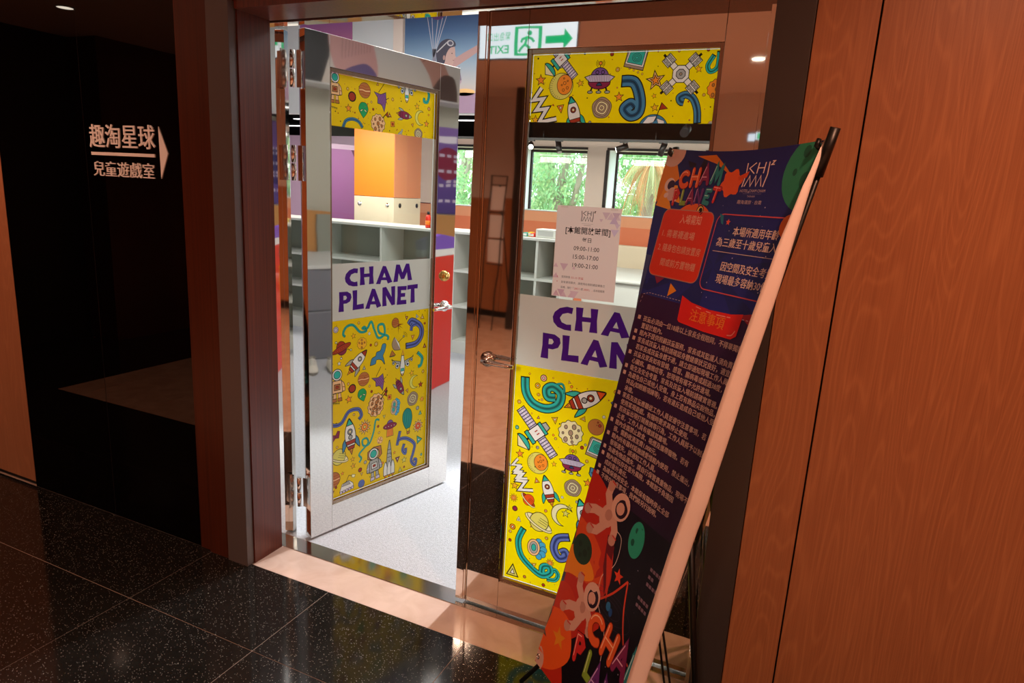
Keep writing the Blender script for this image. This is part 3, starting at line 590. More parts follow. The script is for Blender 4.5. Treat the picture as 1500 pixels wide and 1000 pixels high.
# ------------------------------------------------------------------ door leaves
def film(name, parent, lo, hi, base, doodles, swirls, y):
    A = Art(); A.at(); A.raw([(lo[0], lo[1]), (hi[0], lo[1]), (hi[0], hi[1]), (lo[0], hi[1])], col(base)); A.k = 2
    for (pts, w, c) in swirls: swirl(A, pts, w, c)
    for d in doodles: doodle(A, *d)
    rnd = random.Random(len(doodles))
    for _ in range(60):
        A.at(rnd.uniform(lo[0], hi[0]), rnd.uniform(lo[1], hi[1]), 1); A.k = 1; A.E(0, 0, rnd.choice((.0016, .0022, .003)), None, rnd.choice((INK, 'r', 'n')), 0, n=6)
    o = A.build(name, MT['film'], parent, lambda a, b, c: (a, y-c, b), clip=(lo[0], lo[1], hi[0], hi[1]), flat=True)
    o['label'] = 'yellow film printed with space doodles'; return o
def leaf(name, label, loc, rotz, W_, s0, s1, films, words, lever_x, lever_dir):
    H = 2.078; z0 = 0.010; rb, rt = 0.135, 1.955   # glass from rb to rt
    d = thing(name, label, 'door', loc, rotz)
    st, th = MT['steel'], 0.038
    for (a, b) in ((0.0, s0-0.0006), (s1+0.0006, W_)): MB().box((a, 0, z0), (b, th, H), 0.0009).build('stile', st, d)
    MB().box((s0, 0, z0), (s1, th, rb-0.006), 0.0006).build('rail', st, d); MB().box((s0, 0, rt+0.006), (s1, th, H), 0.0006).build('rail', st, d)
    g = MB()
    for (lo, hi) in (((s0, 0.006, rb-0.006), (s0+0.011, 0.02, rt+0.006)), ((s1-0.011, 0.006, rb-0.006), (s1, 0.02, rt+0.006)), ((s0+0.011, 0.006, rb-0.006), (s1-0.011, 0.02, rb+0.008)), ((s0+0.011, 0.006, rt-0.008), (s1-0.011, 0.02, rt+0.006))): g.box(lo, hi, 0.001)
    g.build('glazing_bead', MT['bead'], d)
    MB().box((s0+0.002, 0.0225, rb-0.004), (s1-0.002, 0.0285, rt+0.004)).build('glass_pane', MT['glass'], d)
    x0, x1 = s0+0.0115, s1-0.0115; y = 0.0215
    film('film', d, (x0, rb+0.009), (x1, 0.955), films[4], films[0], films[1], y)
    film('film', d, (x0, 1.748), (x1, rt-0.009), films[4], films[2], films[3], y)
    A = Art(); A.at(); A.raw([(x0, 0.9555), (x1, 0.9555), (x1, 1.198), (x0, 1.198)], col('#cfcfc6'))
    chunky(A, 'CHAM', words[0], words[1], 1.098, 1.176, '#43107c', '#cfcfc6'); chunky(A, 'PLANET', words[2], words[3], 0.992, 1.078, '#43107c', '#cfcfc6'); A.flatten()
    lt = Art(); keep = [i for i, c in enumerate(A.c) if tuple(c) == tuple(col('#43107c'))]; ks = set(keep)
    lt.v = list(A.v); lt.f = [A.f[i] for i in keep]; lt.c = [A.c[i] for i in keep]
    A.f, A.c = [f for i, f in enumerate(A.f) if i not in ks], [c for i, c in enumerate(A.c) if i not in ks]
    o = A.build('name_band', MT['film'], d, lambda a, b, c: (a, y, b)); o['label'] = 'pale band carrying the purple name lettering'
    q = lt.build('lettering', MT['film'], o, lambda a, b, c: (a, y, b)); q['label'] = 'purple lettering CHAM PLANET'
    # lever handle on both faces
    for sy, yy in ((-1, 0.0), (1, th)):
        r = MB().lathe([(0.0, 0), (0.027, 0), (0.027, sy*0.006), (0.022, sy*0.010), (0.011, sy*0.012), (0.010, sy*0.034), (0.0, sy*0.034)], (lever_x, yy, 0.962), 'Y', 24).build('handle', MT['chrome'], d)
        MB().tube([(lever_x-lever_dir*0.004, yy+sy*0.040, 0.962), (lever_x+lever_dir*0.03, yy+sy*0.044, 0.962), (lever_x+lever_dir*0.075, yy+sy*0.044, 0.960), (lever_x+lever_dir*0.112, yy+sy*0.038, 0.958)], [0.010, 0.0095, 0.008, 0.007], 12).build('lever', MT['chrome'], r)
    return d
LEFT_FILM=[('dotring',.151,.917,.028,0,'W'),('star',.244,.878,.027,10,'y'),('circ',.273,.933,.014,0,'y'),('sputnik',.498,.893,.083,0,'n'),('tri',.555,.924,.021,180,'r'),('tri',.621,.925,.025,20,'w'),('tri',.658,.918,.028,0,'y'),('dot',.675,.884,.013,0,'r'),('ufoflat',.181,.831,.084,20,'r'),('rock',.291,.838,.056,30,'y'),('dot',.341,.823,.013,0,'r'),('circ',.372,.823,.023,0,'y'),('circ',.333,.877,.016,0,'w'),('cloud',.386,.769,.106,0,'b'),('dish',.5,.809,.094,0,'g'),('tri',.597,.825,.026,180,'o'),('tri',.469,.76,.032,0,'g'),('rocket',.267,.757,.145,-48,'r'),('plane',.535,.7,.136,0,'g'),('tri',.129,.773,.016,0,'g'),('star',.168,.766,.023,0,'w'),('tri',.304,.723,.022,0,'g'),('astronaut',.157,.671,.152,0,'p'),('planet',.302,.671,.067,0,'n'),('dot',.238,.639,.042,0,'r'),('spinner',.394,.643,.103,20,'u'),('star',.596,.647,.032,15,'y'),('alien',.295,.596,.063,15,'e'),('rocket',.521,.591,.107,-150,'m'),('crescent',.617,.598,.068,0,'Y'),('star',.657,.577,.034,0,'r'),('tri',.435,.591,.022,10,'r'),('circ',.671,.641,.019,0,'y'),('circ',.217,.665,.016,0,'y'),('dot',.348,.603,.014,0,'r'),('star',.219,.593,.038,10,'o'),('asteroid',.377,.543,.094,0,'p'),('square',.456,.553,.025,0,'o'),('tri',.569,.562,.023,200,'o'),('wood',.606,.514,.074,0,'t'),('sun',.669,.499,.032,0,'o'),('comet',.494,.51,.067,0,'b'),('bunting',.146,.588,.019,-8,'k'),('circ',.336,.631,.013,0,'y'),('tri',.677,.771,.026,0,'r'),('asteroid',.373,.524,.098,0,'p'),('comet',.49,.485,.069,0,'b'),('balloon',.575,.405,.135,5,'e'),('sunmoon',.646,.363,.068,0,'o'),('tri',.659,.429,.025,0,'e'),('rocket2',.228,.418,.176,5,'w'),('burst',.309,.441,.072,0,'y'),('ufobeam',.462,.398,.088,0,'m'),('rock',.401,.352,.037,0,'p'),('dot',.389,.424,.014,0,'r'),('circ',.395,.391,.014,0,'y'),('flag',.15,.434,.054,20,'m'),('saturn',.164,.333,.09,-25,'Y'),('astro2',.367,.244,.166,5,'w'),('shuttle',.46,.24,.192,0,'g'),('tri',.652,.291,.046,30,'e'),('star',.557,.207,.034,0,'Y'),('tri',.513,.222,.033,180,'m'),('star',.241,.302,.026,0,'y'),('star',.244,.269,.031,10,'y'),('dot',.314,.266,.018,0,'g'),('dot',.284,.237,.023,0,'r'),('star',.184,.25,.02,0,'o'),('planet',.135,.233,.076,0,'n'),('rover',.21,.188,.093,0,'w'),('planet',.292,.166,.04,0,'B'),('tri',.126,.17,.031,180,'m'),('tri',.531,.163,.028,0,'Y'),('circ',.64,.458,.022,0,'g'),('circ',.248,.515,.014,0,'y'),('tri',.425,.463,.021,180,'Y'),('circ',.674,.202,.015,0,'e'),('dot',.419,.231,.014,0,'o'),('star',.493,.263,.019,0,'o'),('dot',.149,.193,.013,0,'r'),('tri',.293,.213,.019,180,'y'),('dot',.558,.169,.012,0,'r'),('circ',.155,.384,.014,0,'y')]
LEFT_FILM_SWIRLS=[([(.2,.88),(.189,.895),(.205,.922),(.241,.927),(.28,.892),(.314,.892),(.306,.91),(.294,.906),(.32,.903),(.343,.93),(.361,.891),(.385,.85),(.421,.864),(.414,.908),(.384,.907),(.391,.873),(.44,.852),(.44,.833)],.012,'e'),([(.569,.889),(.591,.906),(.646,.874),(.654,.828),(.621,.792),(.552,.787)],.031,'B'),([(.586,.857),(.592,.881),(.625,.889)],.02,'B'),([(.63,.745),(.662,.714),(.656,.679),(.636,.672)],.018,'e'),([(.117,.525),(.131,.492),(.178,.49),(.219,.535),(.272,.535),(.29,.503),(.275,.486)],.019,'B'),([(.396,.454),(.374,.457),(.362,.403),(.337,.352),(.303,.351),(.297,.379),(.321,.383),(.328,.355),(.279,.317),(.291,.293),(.279,.275)],.01,'e'),([(.527,.366),(.52,.34),(.511,.304),(.524,.323),(.573,.315),(.624,.273),(.618,.23),(.605,.189),(.631,.158),(.638,.184),(.619,.19)],.019,'B'),([(.556,.292),(.546,.262),(.564,.24),(.567,.267)],.019,'B')]
LEFT_TOP=[('astronaut',.151,1.895,.121,0,'p'),('planet',.299,1.903,.063,0,'n'),('dot',.235,1.87,.04,0,'r'),('spinner',.389,1.88,.098,15,'u'),('plane',.531,1.932,.111,0,'g'),('star',.217,1.823,.033,5,'o'),('alien',.293,1.825,.062,0,'e'),('bunting',.143,1.817,.015,-8,'k'),('asteroid',.371,1.781,.08,0,'p'),('tri',.434,1.822,.021,10,'r'),('rocket',.518,1.832,.092,-95,'m'),('crescent',.614,1.831,.064,0,'Y'),('star',.653,1.81,.032,0,'o'),('star',.593,1.878,.03,10,'y'),('circ',.45,1.888,.015,0,'y'),('circ',.666,1.877,.018,0,'o'),('square',.452,1.787,.023,5,'o'),('wood',.604,1.761,.051,0,'t'),('tri',.568,1.795,.018,200,'o'),('circ',.334,1.862,.011,0,'y'),('dot',.344,1.835,.011,0,'r'),('dot',.249,1.81,.007,0,'r'),('tri',.367,1.938,.016,0,'o'),('circ',.213,1.897,.014,0,'y'),('tri',.302,1.949,.01,0,'g'),('cloud',.497,1.757,.033,0,'g'),('dot',.665,1.85,.01,0,'o')]
LEFT_TOP_SWIRLS=[([(.189,1.744),(.204,1.773),(.236,1.784),(.268,1.777),(.289,1.755)],.014,'b'),([(.109,1.777),(.124,1.764),(.131,1.747)],.009,'b'),([(.651,1.963),(.664,1.935),(.656,1.906),(.636,1.904),(.635,1.92)],.015,'e')]
RIGHT_FILM=[('rocket2',.407,.872,.159,-62,'e'),('satellite',.243,.725,.203,-48,'e'),('asteroid',.364,.748,.091,0,'c'),('dotcr',.45,.786,.058,0,'n'),('tv',.461,.713,.072,-12,'e'),('moonface',.253,.614,.078,0,'o'),('ufo',.377,.643,.101,0,'u'),('star',.184,.634,.032,10,'o'),('circ',.254,.922,.025,0,'M'),('circ',.234,.892,.021,0,'y'),('dot',.355,.909,.011,0,'o'),('circ',.355,.893,.011,0,'w'),('circ',.239,.861,.013,0,'y'),('circ',.253,.845,.01,0,'y'),('circ',.169,.823,.016,0,'y'),('tri',.346,.923,.013,20,'y'),('tri',.305,.782,.027,190,'y'),('tri',.403,.805,.022,100,'y'),('tri',.244,.78,.013,0,'r'),('circ',.167,.729,.016,0,'e'),('circ',.248,.671,.013,0,'g'),('dot',.303,.728,.009,0,'o'),('circ',.312,.717,.011,0,'y'),('dot',.408,.705,.014,0,'r'),('circ',.419,.717,.01,0,'g'),('circ',.474,.826,.012,0,'w'),('star',.313,.624,.021,10,'y'),('circ',.429,.66,.013,0,'y'),('circ',.507,.917,.016,0,'y'),('zigzag',.185,.575,.077,0,'w'),('dot',.219,.79,.007,0,'y'),('dot',.202,.929,.008,0,'y'),('dot',.288,.928,.007,0,'y'),('zigzag',.202,.543,.096,0,'w'),('rocket2',.299,.522,.118,20,'e'),('wood',.387,.553,.064,0,'t'),('star',.438,.584,.031,0,'o'),('star',.171,.51,.032,0,'y'),('sun',.17,.463,.032,0,'o'),('saturn',.227,.468,.053,-40,'O'),('tri',.253,.549,.023,20,'o'),('dot',.177,.423,.021,0,'m'),('saturn',.272,.394,.088,-25,'Y'),('crescent',.357,.444,.082,-25,'c'),('star',.38,.477,.024,0,'Y'),('star',.369,.453,.03,0,'Y'),('tri',.194,.386,.021,0,'w'),('circ',.172,.35,.024,0,'o'),('circ',.164,.329,.013,0,'y'),('dot',.165,.295,.013,0,'r'),('comet',.268,.292,.09,0,'b'),('circ',.305,.341,.014,0,'y'),('sun',.325,.25,.033,0,'o'),('tri',.265,.223,.021,190,'y'),('tri',.182,.176,.054,0,'R'),('dot',.231,.166,.013,0,'n'),('dot',.306,.156,.014,0,'r'),('circ',.406,.506,.012,0,'g'),('circ',.295,.444,.013,0,'o'),('circ',.352,.51,.011,0,'w'),('circ',.282,.566,.009,0,'y'),('rocket2',.437,.455,.143,20,'w')]
RIGHT_FILM_SWIRLS=[([(.186,.917),(.192,.864),(.22,.827),(.269,.816),(.311,.836),(.32,.876),(.291,.897),(.268,.885),(.274,.86),(.302,.861)],.034,'e'),([(.298,.906),(.321,.912),(.33,.896),(.328,.877)],.009,'e'),([(.5,.886),(.508,.876)],.022,'B'),([(.5,.842),(.5,.827)],.018,'B'),([(.458,.642),(.456,.615)],.034,'b'),([(.216,.357),(.198,.304),(.211,.249),(.252,.212),(.296,.192),(.328,.211),(.322,.234),(.299,.227),(.296,.201)],.026,'e'),([(.316,.183),(.348,.189),(.358,.211),(.346,.227),(.337,.219)],.017,'e'),([(.39,.368),(.346,.351),(.335,.31),(.356,.278),(.382,.29),(.376,.308),(.361,.298)],.032,'B'),([(.448,.628),(.458,.613)],.026,'b')]
RIGHT_TOP=[('moonface',.247,1.854,.077,0,'o'),('ufo',.368,1.875,.102,0,'u'),('satellite',.241,1.934,.145,-48,'e'),('star',.178,1.873,.034,5,'o'),('zigzag',.193,1.797,.107,0,'w'),('rocket2',.295,1.772,.113,15,'e'),('wood',.382,1.791,.063,0,'t'),('star',.433,1.822,.029,5,'o'),('star2',.538,1.867,.055,10,'o'),('star',.543,1.792,.024,10,'y'),('star',.538,1.824,.016,20,'y'),('station',.609,1.883,.139,0,'w'),('star',.658,1.895,.021,10,'y'),('earth',.543,1.728,.09,0,'e'),('rock',.714,1.841,.056,0,'o'),('tri',.25,1.789,.027,190,'o'),('star',.167,1.755,.028,0,'y'),('star',.308,1.862,.023,15,'y'),('circ',.422,1.899,.014,0,'y'),('circ',.458,1.901,.007,0,'y'),('circ',.471,1.896,.007,0,'y'),('circ',.484,1.89,.007,0,'y'),('circ',.497,1.885,.007,0,'y'),('tv',.474,1.931,.062,-12,'e'),('dot',.401,1.942,.012,0,'r'),('circ',.68,1.826,.01,0,'y'),('circ',.242,1.911,.011,0,'g'),('circ',.277,1.806,.008,0,'y'),('dot',.348,1.749,.01,0,'g'),('circ',.598,1.944,.007,0,'o'),('dot',.679,1.945,.009,0,'r'),('comet',.711,1.744,.032,0,'b')]
RIGHT_TOP_SWIRLS=[([(.436,1.866),(.476,1.862),(.497,1.817),(.496,1.78),(.473,1.769),(.453,1.787),(.47,1.802),(.483,1.791)],.035,'b'),([(.626,1.806),(.616,1.809),(.613,1.82),(.631,1.827),(.651,1.816),(.665,1.787),(.67,1.748)],.022,'b'),([(.71,1.942),(.709,1.9),(.691,1.888),(.682,1.904),(.697,1.932)],.014,'e')]
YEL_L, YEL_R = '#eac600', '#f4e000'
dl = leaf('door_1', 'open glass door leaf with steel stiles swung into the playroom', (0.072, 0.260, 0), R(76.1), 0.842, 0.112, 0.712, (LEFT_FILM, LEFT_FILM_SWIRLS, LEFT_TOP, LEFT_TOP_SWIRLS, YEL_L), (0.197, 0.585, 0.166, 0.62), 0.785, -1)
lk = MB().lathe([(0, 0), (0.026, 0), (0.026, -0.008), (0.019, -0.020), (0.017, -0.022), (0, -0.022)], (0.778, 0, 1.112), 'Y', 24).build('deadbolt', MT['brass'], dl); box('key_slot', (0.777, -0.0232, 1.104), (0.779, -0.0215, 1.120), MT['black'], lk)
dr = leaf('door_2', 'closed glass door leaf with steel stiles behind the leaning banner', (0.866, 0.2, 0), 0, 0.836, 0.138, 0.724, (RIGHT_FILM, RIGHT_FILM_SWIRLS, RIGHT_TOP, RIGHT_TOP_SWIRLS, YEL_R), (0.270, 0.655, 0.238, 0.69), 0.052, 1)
MB().box((-0.036, -0.0065, 0.012), (-0.006, -0.0005, 2.076), 0.0008).box((-0.006, -0.0030, 0.012), (0.0, 0.03, 2.076)).build('astragal', MT['steel'], dr)
MB().prism([(0.002, -0.0004), (0.0075, -0.0004), (0.0065, -0.0022), (0.0048, -0.0034), (0.0032, -0.0022)], 'Z', 0.012, 2.076).build('seam_glint', MT['chrome'], dr)  # chrome bevel added and shaped to catch light as the bright seam line

# ------------------------------------------------------------------ opening hours notice on the fixed leaf's glass
nt_ = thing('opening_hours_notice', 'paper notice of opening hours taped to the glass of the closed door', 'notice', (1.128, 0.2215, 1.206))
A = Art(); A.at(); A.raw([(0, 0), (.211, 0), (.211, .291), (0, .291)], col('#eadbd6')); A.k = 2
rn = random.Random(3)
def tri_patch(x, y, q, c, up=1): A.at(); A.k = 3; A.raw([(x, y), (x+q, y), (x+q/2, y+up*q*.85)], col(c))
for (x, y, q, c, u) in ((.150, .277, .026, '#d5bcc6', -1), (.166, .255, .026, '#d9c2cc', 1), (.182, .277, .026, '#cdb2c2', -1), (.176, .243, .028, '#cbb4cc', 1), (.192, .243, .018, '#d6c2d2', -1), (.181, .226, .026, '#d5c2d8', -1), (.142, .256, .012, '#d5bcc6', -1), (.195, .255, .015, '#d9c2cc', 1),
  (.0, .06, .02, '#d8b4c0', 1), (.0, .095, .016, '#d9b8c2', 1), (.022, .108, .028, '#d6b6c4', -1), (.064, .092, .012, '#d9bac6', 1), (.004, .002, .022, '#d6b0bc', 1), (.018, .024, .026, '#cfaabb', -1), (.030, .0, .022, '#d9b8c4', 1), (.062, .022, .03, '#dcbfca', -1), (.056, .0, .024, '#dbbcc8', 1)): tri_patch(x, y, q, c, u)
def logo(A, x, y, h, c, w=0.035):
    A.at(x, y, h, 0, 1.3); A.k = 4
    for P in ([(0, .98), (.04, .5), (.0, 0)], [(.34, .98), (.12, .76), (.36, .54)], [(.46, .98), (.46, .54)], [(.46, .76), (.72, .76)], [(.72, .98), (.72, .54)], [(.86, .98), (.9, .5), (.84, 0)], [(.09, .02), (.22, .45), (.33, .03), (.46, .45), (.55, .04), (.66, .45), (.76, .02)], [(.96, 1.0), (1.06, 1.0), (.96, .86), (1.07, .86)]): A.S(P, w, c)
logo(A, .083, .245, .033, '#2a2222', .05)
A.at(); A.k = 5
A.S([(.085, .238), (.123, .238)], .0006, '#8a7a74'); A.S([(.092, .233), (.116, .233)], .0012, '#a8988f')
A.text('[本館開放時間]', .107, .207, .0235, '#221a18', 'C', .012, .148); A.text('每日', .106, .181, .0165, '#221a18', 'C', .008)
for s_, y_ in (('09:00-11:00', .153), ('15:00-17:00', .126), ('19:00-21:00', .099)): A.text(s_, .107, y_, .0195, '#221a18', 'C', .004, .085)
for (s_, x_, y_, c_, w_) in (('使用對象', .030, .062, '#4a3a38', .030), ('03-10 孩童', .063, .062, '#c0392b', .042), ('如有使用需求，請使用右側對講設備撥之', .030, .045, '#4a3a38', .148), ('設備，撥打「', .030, .028, '#4a3a38', .044), ('2851', .076, .028, '#c0392b', .018), ('或', .098, .028, '#4a3a38', .008), ('2850」，', .108, .028, '#c0392b', .030), ('由本館服務', .142, .028, '#4a3a38', .036)): A.text(s_, x_, y_, .0085, c_, 'L', 0.0, w_)
for y_ in (.064, .048): A.at(); A.k = 5; A.E(.016, y_+.001, .0016, None, '#c0392b', 0, n=8)
A.build('printed_sheet', MT['paper'], nt_, lambda a, b, c: (a, -0.0012-c, b), flat=True)
for (x, z) in ((.012, .284), (.176, .284)): MB().box((x, -.0018, z), (x+.024, -.0014, z+.014)).build('tape', MT['clear_tape'], nt_)

# ------------------------------------------------------------------ lettering sign on the smoked glass
sg = thing('wall_sign', 'pale raised lettering with an arrow on the smoked glass wall', 'sign', (-0.80, 0.0, 1.50))
def raised(name, parent, A_, th, m, y0=0.0):
    me = bpy.data.meshes.new(name); me.from_pydata([(v[0], y0-th, v[1]) for v in A_.flatten().v], [], A_.f); bm = bmesh.new(); bm.from_mesh(me); pass
    r = bmesh.ops.extrude_face_region(bm, geom=bm.faces[:]); bmesh.ops.translate(bm, verts=[e for e in r['geom'] if isinstance(e, bmesh.types.BMVert)], vec=(0, th-0.0002, 0)); bmesh.ops.recalc_face_normals(bm, faces=bm.faces); bm.to_mesh(me); bm.free(); me.materials.append(m)
    return link(name, me, parent)
A = Art(); A.at()
for dx, dz in ((-.0008, 0), (.0008, 0), (0, .0006)): A.text('趣淘星球', .191+dx, .120+dz, .096, 'w', 'C', .0, .374)
raised('lettering', sg, A, .004, MT['sign_letter'])
A = Art(); A.at()
for dx, dz in ((-.0003, 0), (.0003, 0)): A.text('兒童遊戲室', .190+dx, .008+dz, .062, 'w', 'C', .0, .352)
raised('lettering', sg, A, .004, MT['sign_letter'])
MB().box((.008, -.004, .0835), (.374, -.0002, .0955)).build('rule', MT['sign_letter'], sg)
MB().prism([(.402, .196), (.446, .100), (.403, .006)], 'Y', -.004, -.0002).build('arrow', MT['sign_letter'], sg)
# ------------------------------------------------------------------ banner on its stand
BL = Vector((1.274, -0.094, 0.103)); BU = Vector((0.747, -0.665, 0.0)).normalized(); BV = Vector((0.132, 0.148, 0.980)).normalized(); BN = BU.cross(BV).normalized()
def lerp_tab(tab, t):
    for (a, va), (b, vb) in zip(tab, tab[1:]):
        if t <= b: q = max(0, (t-a)/(b-a)); q = q*q*(3-2*q)*0.5+q*0.5; return va+(vb-va)*q
    return tab[-1][1]
EDGE = [(0, .002), (.1, .010), (.3, .026), (.58, .040), (.92, .046), (1.11, .040), (1.25, .022), (1.40, .002), (1.5, -.010), (1.6, -.004)]
FOLD = [(0, .462), (.285, .480), (.66, .499), (.77, .508), (1.0, .517), (1.32, .531), (1.6, .535)]
FLAP = [(0, .054), (.28, .060), (.6, .064), (.97, .060), (1.2, .052), (1.34, .044), (1.48, .026), (1.56, .010), (1.6, .002)]
def sag(x, t):
    a, b = lerp_tab(EDGE, t), lerp_tab(FOLD, t); q = min(1, max(0, (x-a)/(b-a)))
    return -0.010*math.sin(PI*q)
def on_banner(x, t, off=0.0):
    top = -0.012*math.sin(PI*min(1, max(0, x/.535)))*max(0, (t-1.45)/.15)   # slack of the top hem
    return BL + BU*x + BV*(t+top) + BN*(sag(x, t)+off)
def bpt(x, t, n): return BL + BU*x + BV*t + BN*n
bs = thing('banner_stand', 'leaning x-stand banner of playroom rules with a curled white edge', 'banner', tuple(BL + BU*.25 + Vector((0.05, 0.04, -BL.z))))
inv = -bs.location
def sheet():
    nt, na = 46, 14; rows = []
    for i in range(nt+1):
        t = 1.6*i/nt; a, b, d = lerp_tab(EDGE, t), lerp_tab(FOLD, t), lerp_tab(FLAP, t); r = min(.012, d*.6+.0005); row = []
        for k in range(na): row.append(on_banner(a+(b-r-a)*k/(na-1), t))
        s0 = sag(b-r, t)
        for k in range(1, 5): p = R(22.5*k); row.append(on_banner(b-r, t) + BU*(r*math.sin(p)) + BN*(r*(1-math.cos(p))))
        for k in range(1, 5): row.append(on_banner(b-r, t) + BU*(r-.006*k/4) + BN*(r+(d-r)*k/4))
        rows.append(row)
    n = len(rows[0]); vs = []; fs = []; mi = []
    def nrm(i, k):
        u = rows[i][min(k+1, n-1)]-rows[i][max(k-1, 0)]; v = rows[min(i+1, nt)][k]-rows[max(i-1, 0)][k]; return u.cross(v).normalized()
    for i in range(nt+1):
        for k in range(n): vs.append(rows[i][k]+inv)
    N0 = len(vs)
    for i in range(nt+1):
        for k in range(n): vs.append(rows[i][k]-nrm(i, k)*0.0007+inv)
    for i in range(nt):
        t = 1.6*(i+.5)/nt
        for k in range(n-1):
            a = i*n+k; fs.append((a, a+1, a+n+1, a+n)); mi.append(1 if t > 1.19 else 2 if t > .62 else 3); fs.append((N0+a, N0+a+n, N0+a+n+1, N0+a+1)); mi.append(0)
    for i in range(nt):
        for k in (0, n-1): a = i*n+k; fs.append((a, a+n, N0+a+n, N0+a)); mi.append(0)
    for k in range(n-1):
        for i in (0, nt): a = i*n+k; fs.append((a, a+1, N0+a+1, N0+a)); mi.append(0)
    me = bpy.data.meshes.new('banner_sheet'); me.from_pydata([tuple(v) for v in vs], [], fs)
    for m in (MT['cloth_white'], plain('banner_navy', '#24297a', 0.3), plain('banner_plum', '#30163c', 0.3), plain('banner_night', '#100c18', 0.3)): me.materials.append(m)
    me.polygons.foreach_set('material_index', mi); me.polygons.foreach_set('use_smooth', [True]*len(fs)); me.validate()
    return link('banner_sheet', me, bs)
sh = sheet()
def balloon(A, ch, x, y, h, c, rot=0, w=.26, sx=.62):
    SK = {'C': [[(.5*math.cos(R(a))+.45, .5*math.sin(R(a))*.8+.5) for a in range(50, 311, 20)]], 'H': [[(.1, .05), (.14, .95)], [(.8, .05), (.84, .95)], [(.12, .5), (.82, .5)]], 'A': [[(.05, .05), (.45, .95), (.85, .05)], [(.2, .35), (.7, .35)]], 'M': [[(.0, .05), (.15, .95), (.45, .35), (.75, .95), (.9, .05)]],
          'P': [[(.15, .05), (.15, .92), (.5, .95), (.72, .75), (.55, .5), (.18, .45)]], 'L': [[(.2, .95), (.18, .1), (.75, .08)]], 'N': [[(.08, .05), (.1, .95), (.75, .08), (.78, .95)]], 'E': [[(.75, .95), (.15, .92), (.15, .08), (.78, .05)], [(.15, .5), (.6, .5)]], 'T': [[(.0, .92), (.85, .92)], [(.43, .9), (.43, .05)]]}[ch]
    dk, md, hi = {'O': ('#8a2410', '#e8622a', '#ffc9a0'), 'm': ('#3c0c34', '#8a2a5c', '#e9b6d2'), 'e': ('#123a46', '#2f8f96', '#c8f0ee'), 'r': ('#5a0c12', '#d02c2c', '#ffb8a8'), 'g': ('#3a4a10', '#86a838', '#e2f0b0'), 'u': ('#2c1238', '#6a2f7c', '#dcb8ea')}[c]
    A.at(x, y, h, rot, sx); A.k = 9
    for (ww, cc) in ((w*1.2, dk), (w, md)):
        for P in SK:
            A.S(P, ww, cc)
            for p in P: A.E(p[0], p[1], ww/2, None, cc, 0, n=12)
    for P in SK: A.S([(p[0]-.06, p[1]+.05) for p in P[:max(2, len(P)//2)]], w*.16, hi)
A = Art(); Art.EPS = 5e-5
A.at(); A.G((-.02, 1.19), (.55, 1.6), '#28318c', '#22246a'); A.k = 1; A.G((-.02, .62), (.55, 1.1905), '#2a1232', '#3a1c4c'); A.k = 1; A.G((-.02, -.01), (.55, .6205), '#0d0a14', '#130c1c')
A.at(); A.k = 2
for q in range(14):   # faint rays behind the cartoon
    a = q*2*PI/14; A.k = 2; A.raw([(.29, 1.30), (.29+.5*math.cos(a), 1.30+.11*math.sin(a)), (.29+.5*math.cos(a+.2), 1.30+.11*math.sin(a+.2))], col('#232c74'))
A.k = 3; A.P([(-.02, 1.45), (.05, 1.46), (.03, 1.49), (.07, 1.52), (.045, 1.56), (-.02, 1.57)], '#e58a1e', 0); A.k = 3; A.P([(.0, 1.44), (.07, 1.43), (.05, 1.46), (.1, 1.45), (.07, 1.5), (.02, 1.5)], '#f0a024', 0)
A.k = 4; A.at(.155, 1.495, .20, 0, 1.1); A.P(star_pts(.5, .72, 9), '#26102a', 0)
A.at(); A.k = 4; A.P([(.12, 1.585), (.19, 1.59), (.24, 1.555), (.27, 1.53), (.2, 1.565)], '#d6781c', 0)
A.k = 4; A.E(.02, 1.592, .048, .042, '#dcb8aa', 0)
A.at(.272, 1.513, .07); A.k = 5; A.P(blob(.5, .07, 30, 6), '#e8602a', 0); A.at(); A.k = 6; A.P([(.29, 1.53), (.325, 1.545), (.32, 1.528), (.295, 1.52)], '#d8501e', 0)
for i, (ch, x, y, c, r) in enumerate((('C', .082, 1.492, 'O', 8), ('H', .118, 1.500, 'O', 3), ('A', .155, 1.508, 'm', 2), ('M', .196, 1.512, 'e', -6), ('P', .066, 1.446, 'r', 6), ('L', .096, 1.447, 'g', 4), ('A', .122, 1.45, 'm', 2), ('N', .152, 1.453, 'u', 0), ('E', .184, 1.455, 'e', -4), ('T', .212, 1.462, 'r', -6))): balloon(A, ch, x, y, .048 if i < 4 else .040, c, r, .31, .72)
A.at(); A.k = 12; A.P(A.C([(.095, 1.425), (.13, 1.447), (.18, 1.452), (.22, 1.432), (.18, 1.42), (.13, 1.414)], 4), '#e8641e', 0); A.E(.185, 1.436, .012, None, '#f6d060', .003); A.E(.187, 1.436, .007, None, '#1a1018', 0)
A.at(.05, 1.485, .075, 20); A.k = 7; A.E(-.1, .25, .28, .26, '#e9d2cc', 0); A.E(-.02, .22, .2, .18, '#3c1c40', 0); A.E(0, -.15, .24, .26, '#d9b8b2', 0); A.E(-.28, -.1, .12, .1, '#e9d2cc', 0); A.E(.18, -.38, .12, .12, '#e9d2cc', 0)
A.at(.525, 1.535, 1); A.k = 5; A.E(0, 0, .088, .092, '#2f8a68', 0, n=30)
for (x, y, r_) in ((-.035, .045, .013), (-.02, -.02, .018), (.03, .03, .02), (-.055, .0, .008), (.0, .07, .008), (.02, -.06, .014)): A.k = 6; A.E(x, y, r_*.8, r_*1.1, '#1f5f4a', 0, n=12)
logo(A, .312, 1.503, .064, '#f2dcd4', .04)
